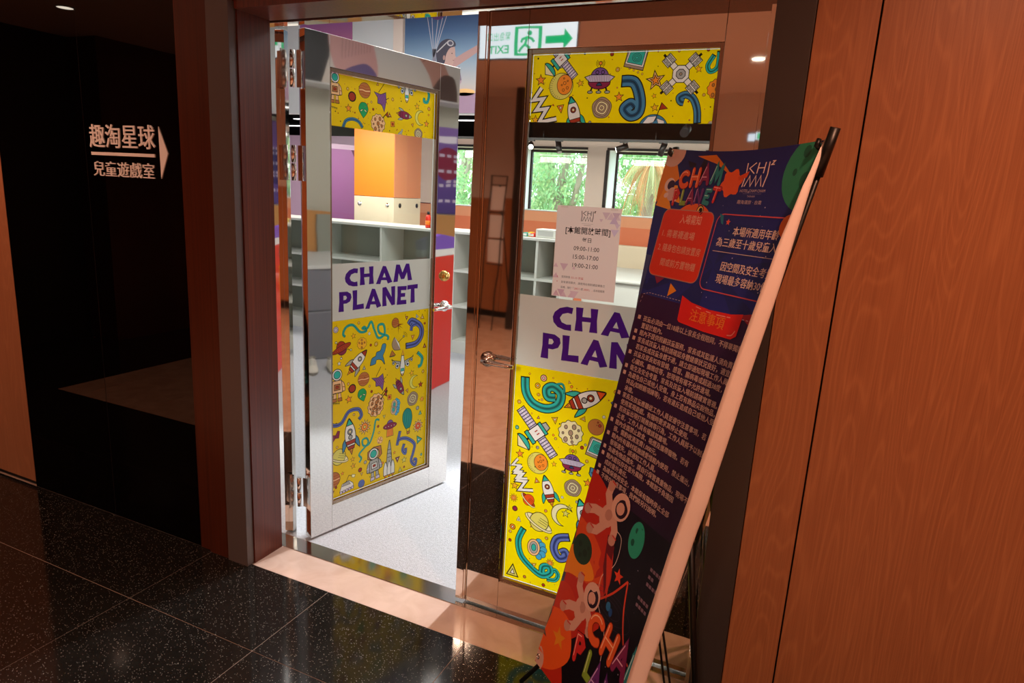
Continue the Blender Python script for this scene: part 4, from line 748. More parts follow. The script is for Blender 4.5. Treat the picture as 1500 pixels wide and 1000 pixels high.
A.at(); A.k = 5; A.text('HOTEL CHAM CHAM', .352, 1.4895, .0105, '#d6c2c4', 'C', 0, .085); A.S([(.322, 1.4855), (.384, 1.4855)], .0006, '#a898b0'); A.text('TAINAN', .352, 1.4765, .007, '#c6b2ba', 'C'); A.text('趣淘漫旅 · 台南', .352, 1.4595, .0115, '#d0bcc0', 'C', 0, .082)
def rrect(x0, y0, x1, y1, r): return [(cx+r*math.cos(R(a)), cy+r*math.sin(R(a))) for (cx, cy, a0) in ((x1-r, y1-r, 0), (x0+r, y1-r, 90), (x0+r, y0+r, 180), (x1-r, y0+r, 270)) for a in range(a0, a0+91, 18)]
def dashes(P, w, c, L=.006):
    for (p, q) in zip(P, P[1:]):
        d = math.hypot(q[0]-p[0], q[1]-p[1]); n = max(1, int(d/(2*L)))
        for i in range(n):
            k0 = A.k; a, b = i/n, (i+.55)/n; A.S([(p[0]+(q[0]-p[0])*a, p[1]+(q[1]-p[1])*a), (p[0]+(q[0]-p[0])*b, p[1]+(q[1]-p[1])*b)], w, c); A.k = k0
A.k = 13; rb_ = rrect(.046, 1.248, .246, 1.433, .022); A.P(rb_, '#e23c1e', .0025, '#b88a78')
A.k = 16; A.text('入場需知', .160, 1.399, .027, '#efc6ae', 'C', 0, .082); A.text('1. 需著襪進場', .062, 1.358, .023, '#e5b49c', 'L', 0, .130); A.text('2. 隨身包包請放置房', .060, 1.319, .023, '#e5b49c', 'L', 0, .170); A.text('間或前方置物櫃', .086, 1.279, .023, '#e5b49c', 'L', 0, .140)
A.k = 13; A.S(rrect(.258, 1.240, .60, 1.431, .022), .0028, '#d2565e', True); A.k = 14; A.E(.500, 1.412, .028, None, '#e8762a', 0)
A.k = 14; A.P([(.262, 1.432), (.278, 1.428), (.284, 1.405), (.276, 1.408)], '#2a7f96', 0); A.at(.300, 1.412, .018); A.k = 14; A.P(star_pts(), '#e0563a', 0); A.at()
A.k = 15
for (s_, x, y, w_) in (('本場所適用年齡', .326, 1.382, .152), ('為三歲至十歲兒童入場', .278, 1.353, .228), ('因空間及安全考量', .318, 1.295, .176), ('現場最多容納30位', .312, 1.264, .176)): A.k = 15; A.text(s_, x, y, .0245, '#f4ded4', 'L', .0, w_); A.text(s_, x+.0007, y+.0003, .0245, '#f4ded4', 'L', .0, w_)
A.k = 15; A.S([(.273, 1.3385), (.52, 1.3385)], .0014, '#e0c8c4')
A.k = 13; A.P([(.150, 1.200), (.180, 1.220), (.150, 1.236)], '#f09a22', 0); A.k = 13; A.P([(.078, 1.246), (.12, 1.246), (.095, 1.226)], '#8a2448', 0); A.k = 13; A.P([(.43, 1.2), (.47, 1.21), (.47, 1.18)], '#a82838', 0)
dashes([(.048, 1.165), (.052, 1.19), (.075, 1.197), (.21, 1.197)], .0015, '#d8c4c8'); dashes([(.44, 1.192), (.52, 1.192)], .0015, '#d8c4c8')
A.k = 14; A.P([(.208, 1.212), (.25, 1.200), (.32, 1.194), (.40, 1.197), (.440, 1.204), (.436, 1.150), (.42, 1.140), (.32, 1.138), (.222, 1.143), (.214, 1.148)], '#e82822', 0); A.k = 15; A.S(A.C([(.27, 1.193), (.33, 1.187), (.40, 1.189)], 4), .0022, '#f0a898'); A.k = 15; A.S(A.C([(.405, 1.147), (.42, 1.150), (.428, 1.162)], 4), .0025, '#f0a898')
A.k = 17; A.text('注意事項', .321, 1.158, .033, '#ef8a2e', 'C', .0, .130); A.text('注意事項', .3218, 1.1583, .033, '#ef8a2e', 'C', .0, .130)
ROWS = ['*孩童必須由一位18歲以上家長全程陪同，不得單獨將未滿', '置留於館內。', '*館內不提供照顧孩童服務，家長或其監護人須負責孩童', '*家長或孩童入場前請確認身體健康狀況良好，適宜使用', '若家長或孩童身體不適，請立即通知現場工作人員。', '*孩童及家長如有發燒、感冒、腸病毒或超過38度，患', '心臟病、癲癇症等，恕現場有權不允許進場。', '*衛生及安全考量，家長及孩童入場前請確實著襪。', '*為避免自己或他人受傷，身上若有飾品尖銳物品，眼', '碎品(如眼鏡項鍊等)，若有違反造成自己或他人受傷', '承擔。', '*家長及孩童應聽從工作人員並遵守注意事項，若', '使用某項遊戲，有隨時要求其停止使用。', '*若孩童出現打鬧推擠等行為，工作人員將予以制止', '止者，工作人員有權請其離場。', '*館內全面禁止飲食、吸煙及攜帶寵物。若有', '損，需酌收清潔費1,000元。', '*館內所有器材設施請愛惜館內使用，禁止攜出，另', '發現遺失，請通知工作人員。', '*為避免物品遺失，請自行保管貴重物品，現場不', '*館內遊玩存在意外風險，本館恕不負擔因', '成的意外責任。', '*為確保使用安全，本館保有隨時停止全部', '*不得在注意事項，我們將另行說明。']
for i, s_ in enumerate(ROWS):
    y = 1.118-i*.0203; A.at(); A.k = 14
    if s_[0] == '*': A.raw([(.056, y+.001), (.068, y+.001), (.068, y+.012), (.056, y+.012)], col('#d2b6ac')); s_ = s_[1:]
    A.text(s_, .080, y, .0170, '#d2b6ac', 'L'); A.text(s_, .0805, y+.0002, .0170, '#d2b6ac', 'L')
# lower cartoon: hills, moons, astronauts, balloon lettering
def hill(P, c, k): A.at(); A.k = k; A.P(A.C(P, 4), c, 0)
hill([(-.02, .665), (.06, .655), (.13, .625), (.17, .60), (.20, .53), (.235, .42), (.225, .36), (.20, .31), (.24, .27), (.14, .17), (.12, .10), (.15, .03), (.14, -.01), (-.02, -.01)], '#c22c1c', 3)
hill([(-.02, .52), (.08, .50), (.15, .47), (.19, .43), (.20, .37), (.16, .345), (.08, .35), (-.02, .32)], '#dc521e', 4); hill([(-.02, .40), (.06, .42), (.13, .41), (.165, .375), (.12, .345), (.05, .33), (-.02, .29)], '#f0921e', 5)
hill([(-.02, .27), (.06, .30), (.12, .27), (.14, .20), (.08, .16), (-.02, .16)], '#cc3a1e', 5); hill([(.02, .20), (.07, .215), (.12, .20), (.155, .12), (.11, .05), (.05, .01), (-.02, -.01), (-.02, .15)], '#ee5f20', 6)
A.at(); A.k = 7; A.P([(.175, .52), (.215, .50), (.225, .36), (.19, .43)], '#6a1420', 0); A.k = 8; A.P([(.19, .47), (.24, .35), (.225, .46)], '#d03a20', 0)
A.k = 7; A.E(.085, .425, .046, .044, '#23402e', 0, n=24)
for (x, y, r_) in ((.07, .435, .009), (.1, .42, .011), (.08, .405, .008), (.11, .44, .006)): A.k = 8; A.E(x, y, r_, None, '#182c20', 0, n=10)
A.k = 7; A.E(.292, .562, .032, .050, '#28a284', 0, n=26)
for (x, y, r_) in ((.285, .585, .008), (.305, .56, .009), (.28, .55, .01), (.295, .53, .009), (.303, .595, .005)): A.k = 8; A.E(x, y, r_*.8, r_, '#125a4a', 0, n=10)
A.at(.262, .440, .045, 10); A.k = 7; A.P(star_pts(), '#e2431e', 0); A.at(.085, .135, .07, 15); A.k = 9; A.P(star_pts(), '#e8901e', 0)
A.at(); A.k = 7; A.S(A.C([(.215, .345), (.26, .39), (.305, .45)], 6), .006, '#d8482a'); A.k = 7; A.S(A.C([(.305, .45), (.325, .36), (.37, .28), (.42, .26)], 6), .006, '#d8482a')
A.k = 7; A.S(A.C([(.205, .545), (.235, .53), (.235, .46), (.195, .40), (.21, .33), (.265, .28), (.285, .20)], 6), .002, '#e8d0c6')
for r_ in (.05, .075, .10): A.k = 6; A.S([(.262+r_*math.cos(R(a)), .345+r_*.42*math.sin(R(a))) for a in range(0, 360, 18)], .0009, '#4a4258', True)
A.k = 8; A.E(.255, .347, .010, .013, '#2a72a8', 0, n=12); A.k = 8; A.E(.270, .338, .008, .012, '#1d4a8a', 0, n=12)
def spaceman(x, y, h, rot):
    A.at(x, y, h, rot, .9); A.k = 10
    for P in ([(-.1, -.1), (-.3, -.25), (-.42, -.42)], [(.08, -.15), (.05, -.4), (-.08, -.55)], [(.12, .1), (.32, .02), (.42, -.12)], [(-.12, .12), (-.32, .2), (-.4, .34)]):
        A.S(P, .17, '#d9a896'); A.E(P[-1][0], P[-1][1], .1, None, '#c89484', 0, n=12)
        A.S([(P[-1][0]-.06, P[-1][1]+.06), (P[-1][0]+.06, P[-1][1]+.1)], .025, '#c8281e')
    A.E(0, 0, .2, .26, '#d9a896', 0, n=18); A.E(0, .02, .1, .1, '#c08c7c', 0, n=14); A.E(.06, .36, .24, .25, '#e2b6a4', 0, n=22); A.E(.1, .36, .16, .17, '#2a1226', 0, n=20); A.E(.08, .34, .11, .11, '#d9a896', 0, n=14)
spaceman(.155, .565, .17, -35); spaceman(.150, .275, .17, -20)
A.at(); dashes([(.34, .40), (.345, .54), (.36, .555), (.50, .555)], .0015, '#d0bcc4'); dashes([(.345, .40), (.40, .385)], .0015, '#d0bcc4')
for (x, y, w_) in ((.375, .527, .05), (.375, .507, .035), (.375, .487, .06), (.358, .44, .05), (.358, .42, .06)): 
    for q in range(int(w_/.0125)): A.k = 9; A.S([(x+q*.0125, y), (x+q*.0125+.0095, y)], .009, '#8a7082')
rs = random.Random(5)
for _ in range(46):
    A.at(rs.uniform(.05, .5), rs.choice((rs.uniform(.2, .6), rs.uniform(1.2, 1.55)))); A.k = 5; A.E(0, 0, rs.uniform(.0008, .0018), None, '#d8d0e8', 0, n=6)
for (ch, x, y, h, c, r) in (('C', .205, .222, .085, 'O', -4), ('H', .270, .225, .085, 'O', -6), ('A', .335, .222, .085, 'm', -4), ('P', .165, .130, .075, 'r', 4), ('L', .225, .118, .075, 'g', 0), ('A', .262, .105, .075, 'u', 0), ('N', .325, .10, .075, 'u', 0), ('M', .40, .222, .085, 'e', 0), ('E', .385, .10, .075, 'e', 0)): balloon(A, ch, x, y, h, c, r, .31, .72)
A.at(); A.k = 8; A.E(.004, .020, .040, .042, '#d6a898', 0)
def xclip(v):  # keep the print on the flat part of the sheet
    return v
cuts = [('x', .04*k) for k in range(1, 13)]
pr = A.build('print', MT['banner'], sh, None, clip=(-.02, 0.0, .55, 1.6), cuts=cuts+[('y', .1*k) for k in range(1, 16)])
bm = bmesh.new(); bm.from_mesh(pr.data)
kill = [f for f in bm.faces if not (lerp_tab(EDGE, f.calc_center_median().y)-.001 <= f.calc_center_median().x <= lerp_tab(FOLD, f.calc_center_median().y)-.010)]
bmesh.ops.delete(bm, geom=kill, context='FACES')
for v in bm.verts:
    a, b = lerp_tab(EDGE, v.co.y), lerp_tab(FOLD, v.co.y)-.012; x = min(b, max(a, v.co.x)); v.co = on_banner(x, v.co.y, .0004+v.co.z)+inv
bm.to_mesh(pr.data); bm.free()
for (x, t) in ((.012, 1.588), (.522, 1.588), (.014, .024)):
    p = on_banner(x, t, .0016)+inv; q = MB().lathe([(.0045, -.0006), (.0085, -.0006), (.0085, .0008), (.0045, .0014)], (0, 0, 0), 'Z', 20, True).build('grommet', MT['chrome'], sh); q.matrix_local = Matrix.Translation(p) @ Matrix((tuple(BU)+(0,), tuple(BV)+(0,), tuple(BN)+(0,), (0, 0, 0, 1))).transposed()
hub = bpt(.27, .60, -.20); km = MT['black_metal']
MB().lathe([(0, -.03), (.026, -.03), (.03, -.02), (.03, .02), (.026, .03), (0, .03)], tuple(hub+inv), 'Z', 18).build('hub', km, bs)
def arm(a, b, r0, r1, name='pole'): return MB().tube([a+inv, a.lerp(b, .5)+inv, b+inv], [r0, (r0+r1)/2, r1], 10).build(name, km, bs)
tr = bpt(.552, 1.618, .006); tl = bpt(.004, 1.606, -.012); arm(hub, tr, .0075, .0062); arm(hub, tl, .0075, .0062)
MB().tube([tr.lerp(hub, .09)+inv, tr+inv+(tr-hub).normalized()*.004], .0105, 12).build('pole_cap', km, bs); MB().tube([tl.lerp(hub, .05)+inv, tl+inv], .0105, 12).build('pole_cap', km, bs)
lb = bpt(.0, .012, -.02); rb2 = bpt(.47, .012, -.03); fl_ = Vector((1.232, -.092, .007)); arm(hub, fl_, .0075, .007, 'leg'); fr_ = Vector((1.60, -.43, .007)); arm(hub, fr_, .0075, .007, 'leg'); arm(hub, Vector((1.775, -.055, .008)), .010, .009, 'leg')
for q in (0, .022): arm(bpt(.34+q, .40, -.09), Vector((1.70+q, -.06-q*.3, .006)), .0032, .0032, 'brace')
for (x, t, s_) in ((.012, 1.588, 1), (.522, 1.588, 1)):
    p = on_banner(x, t, 0); MB().tube([p+BN*.010+BV*.012+inv, p+BN*.012+BV*-.004+inv, p+BN*.004+BV*-.006+inv, p-BN*.012+BV*.004+inv], .0052, 8).build('hook', km, bs)
# ------------------------------------------------------------------ playroom shell
pw = setp(box('wall_front', (-6.2, 0.17, -0.05), (-0.1205, 0.25, 3.1), MT['wall_white']), kind='structure', label='playroom wall beside the doors')
box('over_doors', (-0.12, 0.17, 2.101), (3.62, 0.25, 3.1), MT['wall_white'], pw); box('beside_doors', (1.801, 0.17, 0.0), (3.62, 0.25, 2.1005), MT['wall_white'], pw)
setp(box('wall_left', (-6.3, 0.17, 0), (-6.2, 6.6, 3.1), MT['lilac']), kind='structure', label='lilac playroom side wall')
setp(box('wall_right', (3.62, 0.17, 0), (3.72, 6.6, 3.1), MT['wall_grey']), kind='structure', label='grey-green playroom side wall')
setp(box('ceiling', (-6.2, 0.17, 3.1), (3.62, 3.5, 3.16), MT['ceil_white']), kind='structure', label='white playroom ceiling')
setp(box('ceiling', (-6.2, 3.5605, 2.185), (3.62, 6.53, 2.25), MT['black_ceiling']), kind='structure', label='lowered black ceiling by the windows')
fa = setp(box('wall_fascia', (-6.2, 3.5, 2.165), (3.3, 3.56, 3.1), MT['wall_white']), kind='structure', label='white fascia over the lowered black ceiling')
setp(box('wall_fascia', (3.3, 0.25, 2.35), (3.6195, 3.5605, 3.1), MT['wall_white']), kind='structure', label='white fascia along the side wall')
Z0, Z1 = 1.33, 2.092; Wn = [(-2.83, -1.955), (-1.675, -0.80), (-0.52, 0.355), (0.635, 1.51), (1.79, 2.665)]
fw = MB()
xs = [-3.2] + [v for w in Wn for v in w] + [3.62]
for a, b in zip(xs[0::2], xs[1::2]): fw.box((a, 6.2, Z0), (b, 6.53, Z1))
fw.box((-3.2, 6.2, Z1), (3.62, 6.53, 2.185))
fw = setp(fw.build('wall_back', MT['wall']), kind='structure', label='pale window wall of the playroom')
box('wainscot', (-3.2, 6.19, 0.0), (3.62, 6.53, 1.318), MT['orange_wall'], fw); box('wainscot_band', (-3.2, 6.187, 1.19), (3.62, 6.1895, 1.316), MT['orange_pale'], fw)
box('lilac_part', (-6.2, 6.2, 0), (-3.2, 6.53, 2.185), MT['lilac'], fw)
for i, (a, b) in enumerate(Wn):
    w = MB(); w.box((a, 6.478, Z0), (a+.03, 6.52, Z1)); w.box((b-.03, 6.478, Z0), (b, 6.52, Z1)); w.box((a+.03, 6.478, Z1-.03), (b-.03, 6.52, Z1))
    wo = setp(w.build('window_%d' % (i+1), MT['black']), kind='structure', label='black framed window looking onto trees')
    box('pane', (a+.03, 6.495, Z0+.012), (b-.03, 6.501, Z1-.03), MT['window_glass'], wo)
    box('sill', (a, 6.185, 1.319), (b, 6.477, 1.3295), MT['white'], wo); box('skylit_reveal', (a, 6.2, Z0), (a+.006, 6.477, Z1), MT['skylit'], wo); rl = MB().box((a-.03, 6.186, Z1-.006), (b+.004, 6.1995, Z1+.022))  # board added on one reveal side, its whiter colour standing in for sky light
    if i == 2: rl.box((a-.04, 6.186, Z0), (a-.002, 6.1995, Z1-.006))
    rl.build('blind_rail', MT['black'], wo)
# ------------------------------------------------------------------ trees outside
lm = [printed('leaf', 0.35, 0.6)]
def tree(x, y, h, rr, seed, name='tree', label='', pale=0.0, n=2600):
    rg = random.Random(seed); t = thing(name, label, 'tree', (x, y, -2.0), 0, 'trees outside the windows')
    tk = MB().tube([(0, 0, 0), (rg.uniform(-.2, .2), 0, h*.5), (rg.uniform(-.4, .4), .1, h*.95)], [.16, .11, .04], 8); tk.tube([(0, 0, h*.42), (.4, -.2, h*.72), (.6, -.3, h*.9)], [.07, .05, .02], 6); tk.build('trunk', MT['bark'], t)
    A = Art(); vs = []; fs = []; cs = []
    blobs = [(rg.uniform(-rr, rr), rg.uniform(-.45, .45), h*rg.uniform(.3, 1.0), rg.uniform(.3, .52)) for _ in range(26)]
    for _ in range(n):
        bx, by, bz, br = rg.choice(blobs); d = Vector((rg.gauss(0, 1), rg.gauss(0, 1), rg.gauss(0, 1))).normalized()*br*rg.uniform(.6, 1)
        c = Vector((bx, by, bz))+d; q = Euler((rg.uniform(0, 6), rg.uniform(0, 6), rg.uniform(0, 6))).to_matrix(); s = rg.uniform(.03, .06)
        i = len(vs)
        for p in ((-s, 0, 0), (0, -.5*s, .1*s), (s, 0, 0), (0, .5*s, .1*s)): vs.append(tuple(c+q@Vector(p)))
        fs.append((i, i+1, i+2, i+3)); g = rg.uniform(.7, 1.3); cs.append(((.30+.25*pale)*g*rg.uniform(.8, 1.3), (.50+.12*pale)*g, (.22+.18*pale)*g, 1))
    me = bpy.data.meshes.new('foliage'); me.from_pydata(vs, [], fs); at = me.color_attributes.new('Col', 'FLOAT_COLOR', 'CORNER'); at.data.foreach_set('color', [v for c in cs for _ in range(4) for v in c]); me.materials.append(lm[0])
    f = link('foliage', me, t); f['kind'] = 'stuff'; return t
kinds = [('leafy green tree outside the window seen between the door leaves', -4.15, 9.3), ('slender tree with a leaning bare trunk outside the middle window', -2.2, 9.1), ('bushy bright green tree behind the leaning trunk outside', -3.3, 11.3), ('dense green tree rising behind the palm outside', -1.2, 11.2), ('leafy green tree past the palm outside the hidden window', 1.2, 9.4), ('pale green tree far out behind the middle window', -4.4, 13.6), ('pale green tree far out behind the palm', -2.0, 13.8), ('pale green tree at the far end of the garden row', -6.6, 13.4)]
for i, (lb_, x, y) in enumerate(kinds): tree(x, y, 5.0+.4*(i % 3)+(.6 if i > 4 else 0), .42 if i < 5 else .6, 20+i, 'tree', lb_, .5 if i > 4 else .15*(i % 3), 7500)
pt = thing('palm_tree', 'palm with drooping straw-coloured fronds outside the window by the banner', 'palm', (-.52, 8.0, -2.0))
MB().tube([(0, 0, 0), (.05, 0, 2.2), (.1, 0, 4.05)], [.14, .10, .08], 8).build('trunk', MT['bark'], pt)
rg = random.Random(9)
fm_d = plain('dry_frond', '#b98452', 0.8); fm_g = plain('green_frond', '#a9b07a', 0.7)
for k in range(36):
    a = k*2*PI/36+rg.uniform(-.1, .1); L = rg.uniform(.42, .68); up = rg.uniform(.02, .34) if k % 3 else -.12; pts = []
    for q in range(7): s_ = q/6; pts.append(Vector((.1+L*s_*math.cos(a)*(1-.25*s_), L*s_*math.sin(a)*(1-.25*s_), 4.02+up*s_-.62*s_*s_)))
    b = MB(); side = Vector((-math.sin(a), math.cos(a), 0))
    for q in range(6):
        for e in range(3):
            p = pts[q].lerp(pts[q+1], e/3)
            for sg_ in (-1, 1):
                tip = p+side*sg_*.075+Vector((0, 0, -.10-.05*q/6))+(pts[q+1]-pts[q]).normalized()*.05; u = (pts[q+1]-pts[q]).normalized()*.011
                b.bm.faces.new([b.bm.verts.new(v) for v in (p-u, p+u, tip)])
    b.tube(pts, [.008]*6+[.003], 5); b.build('frond', fm_d if k % 5 < 3 else fm_g, pt)
setp(box('ground', (-14, 6.6, -2.1), (12, 16, -2.0), plain('garden_ground', '#5f7a45', 0.9)), kind='structure', label='garden ground outside')

# ------------------------------------------------------------------ playroom furniture and props
sf = thing('shelf_unit', 'long white cubby shelf across the middle of the playroom', 'shelf', (-3.6, 3.63, 0))
Lw = 3.5
box('base', (0, 0.004, 0), (Lw, .40, .118), MT['shelf_white'], sf); MB().box((-.02, -.012, 1.128), (Lw+.02, .42, 1.153), .004).build('top', MT['white'], sf); box('back', (0, .385, .119), (Lw, .40, 1.127), MT['shelf_in'], sf)  # back panel carries the dim of the cubbies in its grey-green colour
for z in (.450, .785): box('shelf_board', (0, 0, z-.011), (Lw, .384, z+.011), MT['shelf_white'], sf)
for x in (0.0, .80, 1.60, 2.42, 3.255, Lw-.022):
    for (a, b) in ((.1185, .4385), (.4615, .7735), (.7965, 1.1275)): box('divider', (x, .002, a), (x+.022, .384, b), MT['shelf_white'], sf)
# things standing on the shelf
def toy_block(x, y, w, d, h, m, label, name='toy_block', cat='toy'):
    t = thing(name, label, cat, (x, y, 1.1535)); MB().box((0, 0, 0), (w, d, h), .006).build('body', MT[m], t); MB().box((w*.12, -.0015, h*.2), (w*.88, 0, h*.8)).build('front_print', MT['white'] if m != 'white' else MT['grey_top'], t); return t
toy_block(-1.02, 3.68, .13, .10, .036, 'yellow', 'flat yellow box lying on the shelf top in the door gap'); toy_block(-.885, 3.70, .14, .10, .03, 'grey_pad', 'flat grey box beside the yellow one on the shelf top')
toy_block(-.505, 3.68, .05, .08, .035, 'teal', 'small teal toy brick on the shelf top'); toy_block(-.455, 3.69, .035, .07, .04, 'yellow', 'small yellow toy brick next to the teal one'); toy_block(-.42, 3.67, .035, .07, .035, 'red', 'small red toy brick beside the white box')
toy_block(-.375, 3.68, .19, .16, .075, 'white', 'pale box with a slot on the shelf top', 'storage_box', 'box')
for (x, c, lb_) in ((-1.52, 'red', 'red toy bottle with a black cap on the shelf'), (-1.46, 'yellow', 'yellow toy bottle with a black cap on the shelf')):
    t = thing('toy_bottle', lb_, 'toy', (x, 3.74, 1.1535), 0); MB().lathe([(0, 0), (.026, 0), (.028, .01), (.028, .10), (.012, .125), (0, .125)], (0, 0, 0), 'Z', 16).build('body', MT[c], t); MB().lathe([(0, .125), (.013, .125), (.013, .155), (0, .155)], (0, 0, 0), 'Z', 14).build('cap', MT['black'], t); MB().lathe([(.0285, .03), (.0288, .03), (.0288, .07), (.0285, .07)], (0, 0, 0), 'Z', 16, True).build('label_band', MT['orange'], t)
# padded column
pc = thing('padded_column', 'square column clad in orange over cream panels', 'column', (-2.985, 4.5, 0))
MB().box((0, 0, 1.402), (.54, .55, 2.18), .004).build('upper_panel', MT['orange'], pc); box('side_panel', (.5405, .004, 1.402), (.5435, .546, 2.18), MT['salmon'], pc); MB().box((0, 0, 0), (.542, .55, 1.398), .004).build('lower_panel', MT['cream'], pc)
for (x, y, nx) in ((.08, 0, 0), (.455, 0, 0), (.542, .12, 1), (.542, .47, 1)):
    ax, d = ('X', 1) if nx else ('Y', -1); MB().lathe([(0, 0), (.026, 0), (.026, d*.004), (.012, d*.005), (.012, d*.009), (0, d*.009)], (x, y, 1.315), ax, 16).build('bolt', MT['chrome'] if not nx else MT['black_metal'], pc)
pp = thing('climbing_pad', 'tall purple padded panel with clipped corners by the lilac wall', 'panel', (-4.15, 5.4, 0))
MB().prism([(0, 0), (.47, 0), (.47, 1.86), (.42, 1.95), (.07, 1.965), (.02, 1.90), (0, 1.9)], 'Y', 0, .06).build('pad', MT['purple'], pp); MB().prism([(-.03, 0), (.52, 0), (.52, 1.92), (.45, 2.01), (.05, 2.03), (-.03, 1.95)], 'Y', .0605, .08).build('backing', MT['lilac'], pp)
wc = thing('play_counter', 'low white counter with a rounded front behind the notice', 'counter', (-.25, 4.7, 0))
MB().box((0, 0, 0), (2.2, 1.2, .70), .03).build('body', MT['white'], wc); MB().box((-.02, -.03, .7005), (2.22, 1.2, .735), .012).build('top', MT['white'], wc)
setp(MB().box((-.6, 6.05, 0.0), (2.4, 6.12, .985), .02).build('kick_board', MT['cream']), 'cream padded board along the foot of the window wall', 'board')
# reflected side of the room
gp = thing('padded_ottoman', 'tall grey vinyl ottoman box reflected in the open door stile', 'ottoman', (3.0, 1.22, 0))
MB().box((0, 0, 0), (.495, .62, .43), .012).build('lower_box', MT['grey_pad'], gp); MB().box((0, 0, .432), (.5, .62, .80), .012).build('upper_box', MT['grey_pad'], gp); MB().prism([(-.01, .801), (.505, .801), (.505, .90), (.02, .83)], 'Y', -.005, .625).build('top', MT['grey_top'], gp)
setp(MB().prism([(1.42, .62), (2.1, .62), (2.1, 1.24), (1.55, 1.28), (1.47, 1.20)], 'X', 3.535, 3.56).build('tan_board', MT['brown_board']), 'tan board leaning on the grey-green wall', 'board')
setp(MB().box((3.5135, 1.66, 0.0), (3.533, 1.95, 1.24), .004).build('grey_board', MT['shelf_in']), 'grey-green board in front of the tan board', 'board')
setp(MB().box((3.56, 2.45, 0.0), (3.60, 4.3, 1.255), .006).build('tan_backboard', MT['brown_board']), 'wide tan panel under the purple poster', 'panel')
def sneaker(x, y, rz, label):
    t = thing('sneaker', label, 'shoe', (x, y, 0), rz, 'pair of pale sneakers')
    def ring(px, w, z0_, z1_): return [(px, w*math.cos(R(a)), z0_+(z1_-z0_)*max(0, math.sin(R(a)))) for a in range(0, 181, 20)]
    bm = bmesh.new(); R_ = []
    for (px, w, h) in ((-.125, .012, .05), (-.12, .030, .085), (-.09, .037, .095), (-.04, .036, .092), (0, .037, .085), (.04, .042, .068), (.085, .044, .052), (.115, .036, .040), (.13, .015, .026)): R_.append([bm.verts.new(p) for p in ring(px, w, .022, h)])
    for a, b in zip(R_, R_[1:]):
        for k in range(len(a)-1): f = bm.faces.new((a[k], a[k+1], b[k+1], b[k])); f.smooth = True
    bm.faces.new(R_[0]); bm.faces.new(R_[-1]); b = MB(); b.bm.free(); b.bm = bm; b.build('upper', MT['shoe'], t)
    P = [(.5*.275*math.cos(R(a)), (.046 if math.cos(R(a)) > 0 else .038)*math.sin(R(a))) for a in range(0, 360, 18)]; MB().prism(P, 'Z', 0, .0225).build('sole', MT['rubber'], t)
    MB().lathe([(.020, .088), (.030, .090), (.030, .0965), (.020, .0965)], (-.085, 0, 0), 'Z', 14, True).build('collar', MT['rubber'], t)
    for k in range(4): MB().tube([(.0+k*.018, -.022, .084-k*.006), (.004+k*.018, 0, .094-k*.007), (.008+k*.018, .022, .084-k*.006)], .0025, 6).build('lace', MT['white'], t)
    return t
sneaker(2.66, 1.27, R(200), 'pale sneaker on the carpet nearer the ottoman corner'); sneaker(2.58, 1.42, R(188), 'pale sneaker on the carpet beside its mate')
rp = thing('activity_board', 'red activity board with a yellow panel of white knobs', 'board', (1.72, 1.72, 0), R(59.3))
MB().box((0, 0, 0), (1.40, .05, 1.03), .006).build('board', MT['red'], rp); MB().box((0, .0, 1.0305), (1.40, .05, 1.085), .004).build('white_strip', MT['ball'], rp); MB().prism([(0, 1.0855), (1.40, 1.0855), (1.40, 1.13), (1.1, 1.17), (.5, 1.16), (.25, 1.19), (0, 1.15)], 'Y', 0, .05).build('violet_crest', MT['violet'], rp)
MB().box((.60, .0505, .29), (1.22, .058, .86), .003).build('yellow_panel', MT['yellow'], rp); MB().box((.60, .0505, .92), (1.22, .057, 1.0), .002).build('teal_strip', MT['teal'], rp)
for i in range(4):
    for j in range(3): MB().lathe([(0, .058), (.030, .060), (.042, .075), (.038, .095), (.02, .106), (0, .108)], (.68+i*.155, 0, .40+j*.175), 'Y', 16).build('knob', MT['ball'], rp)
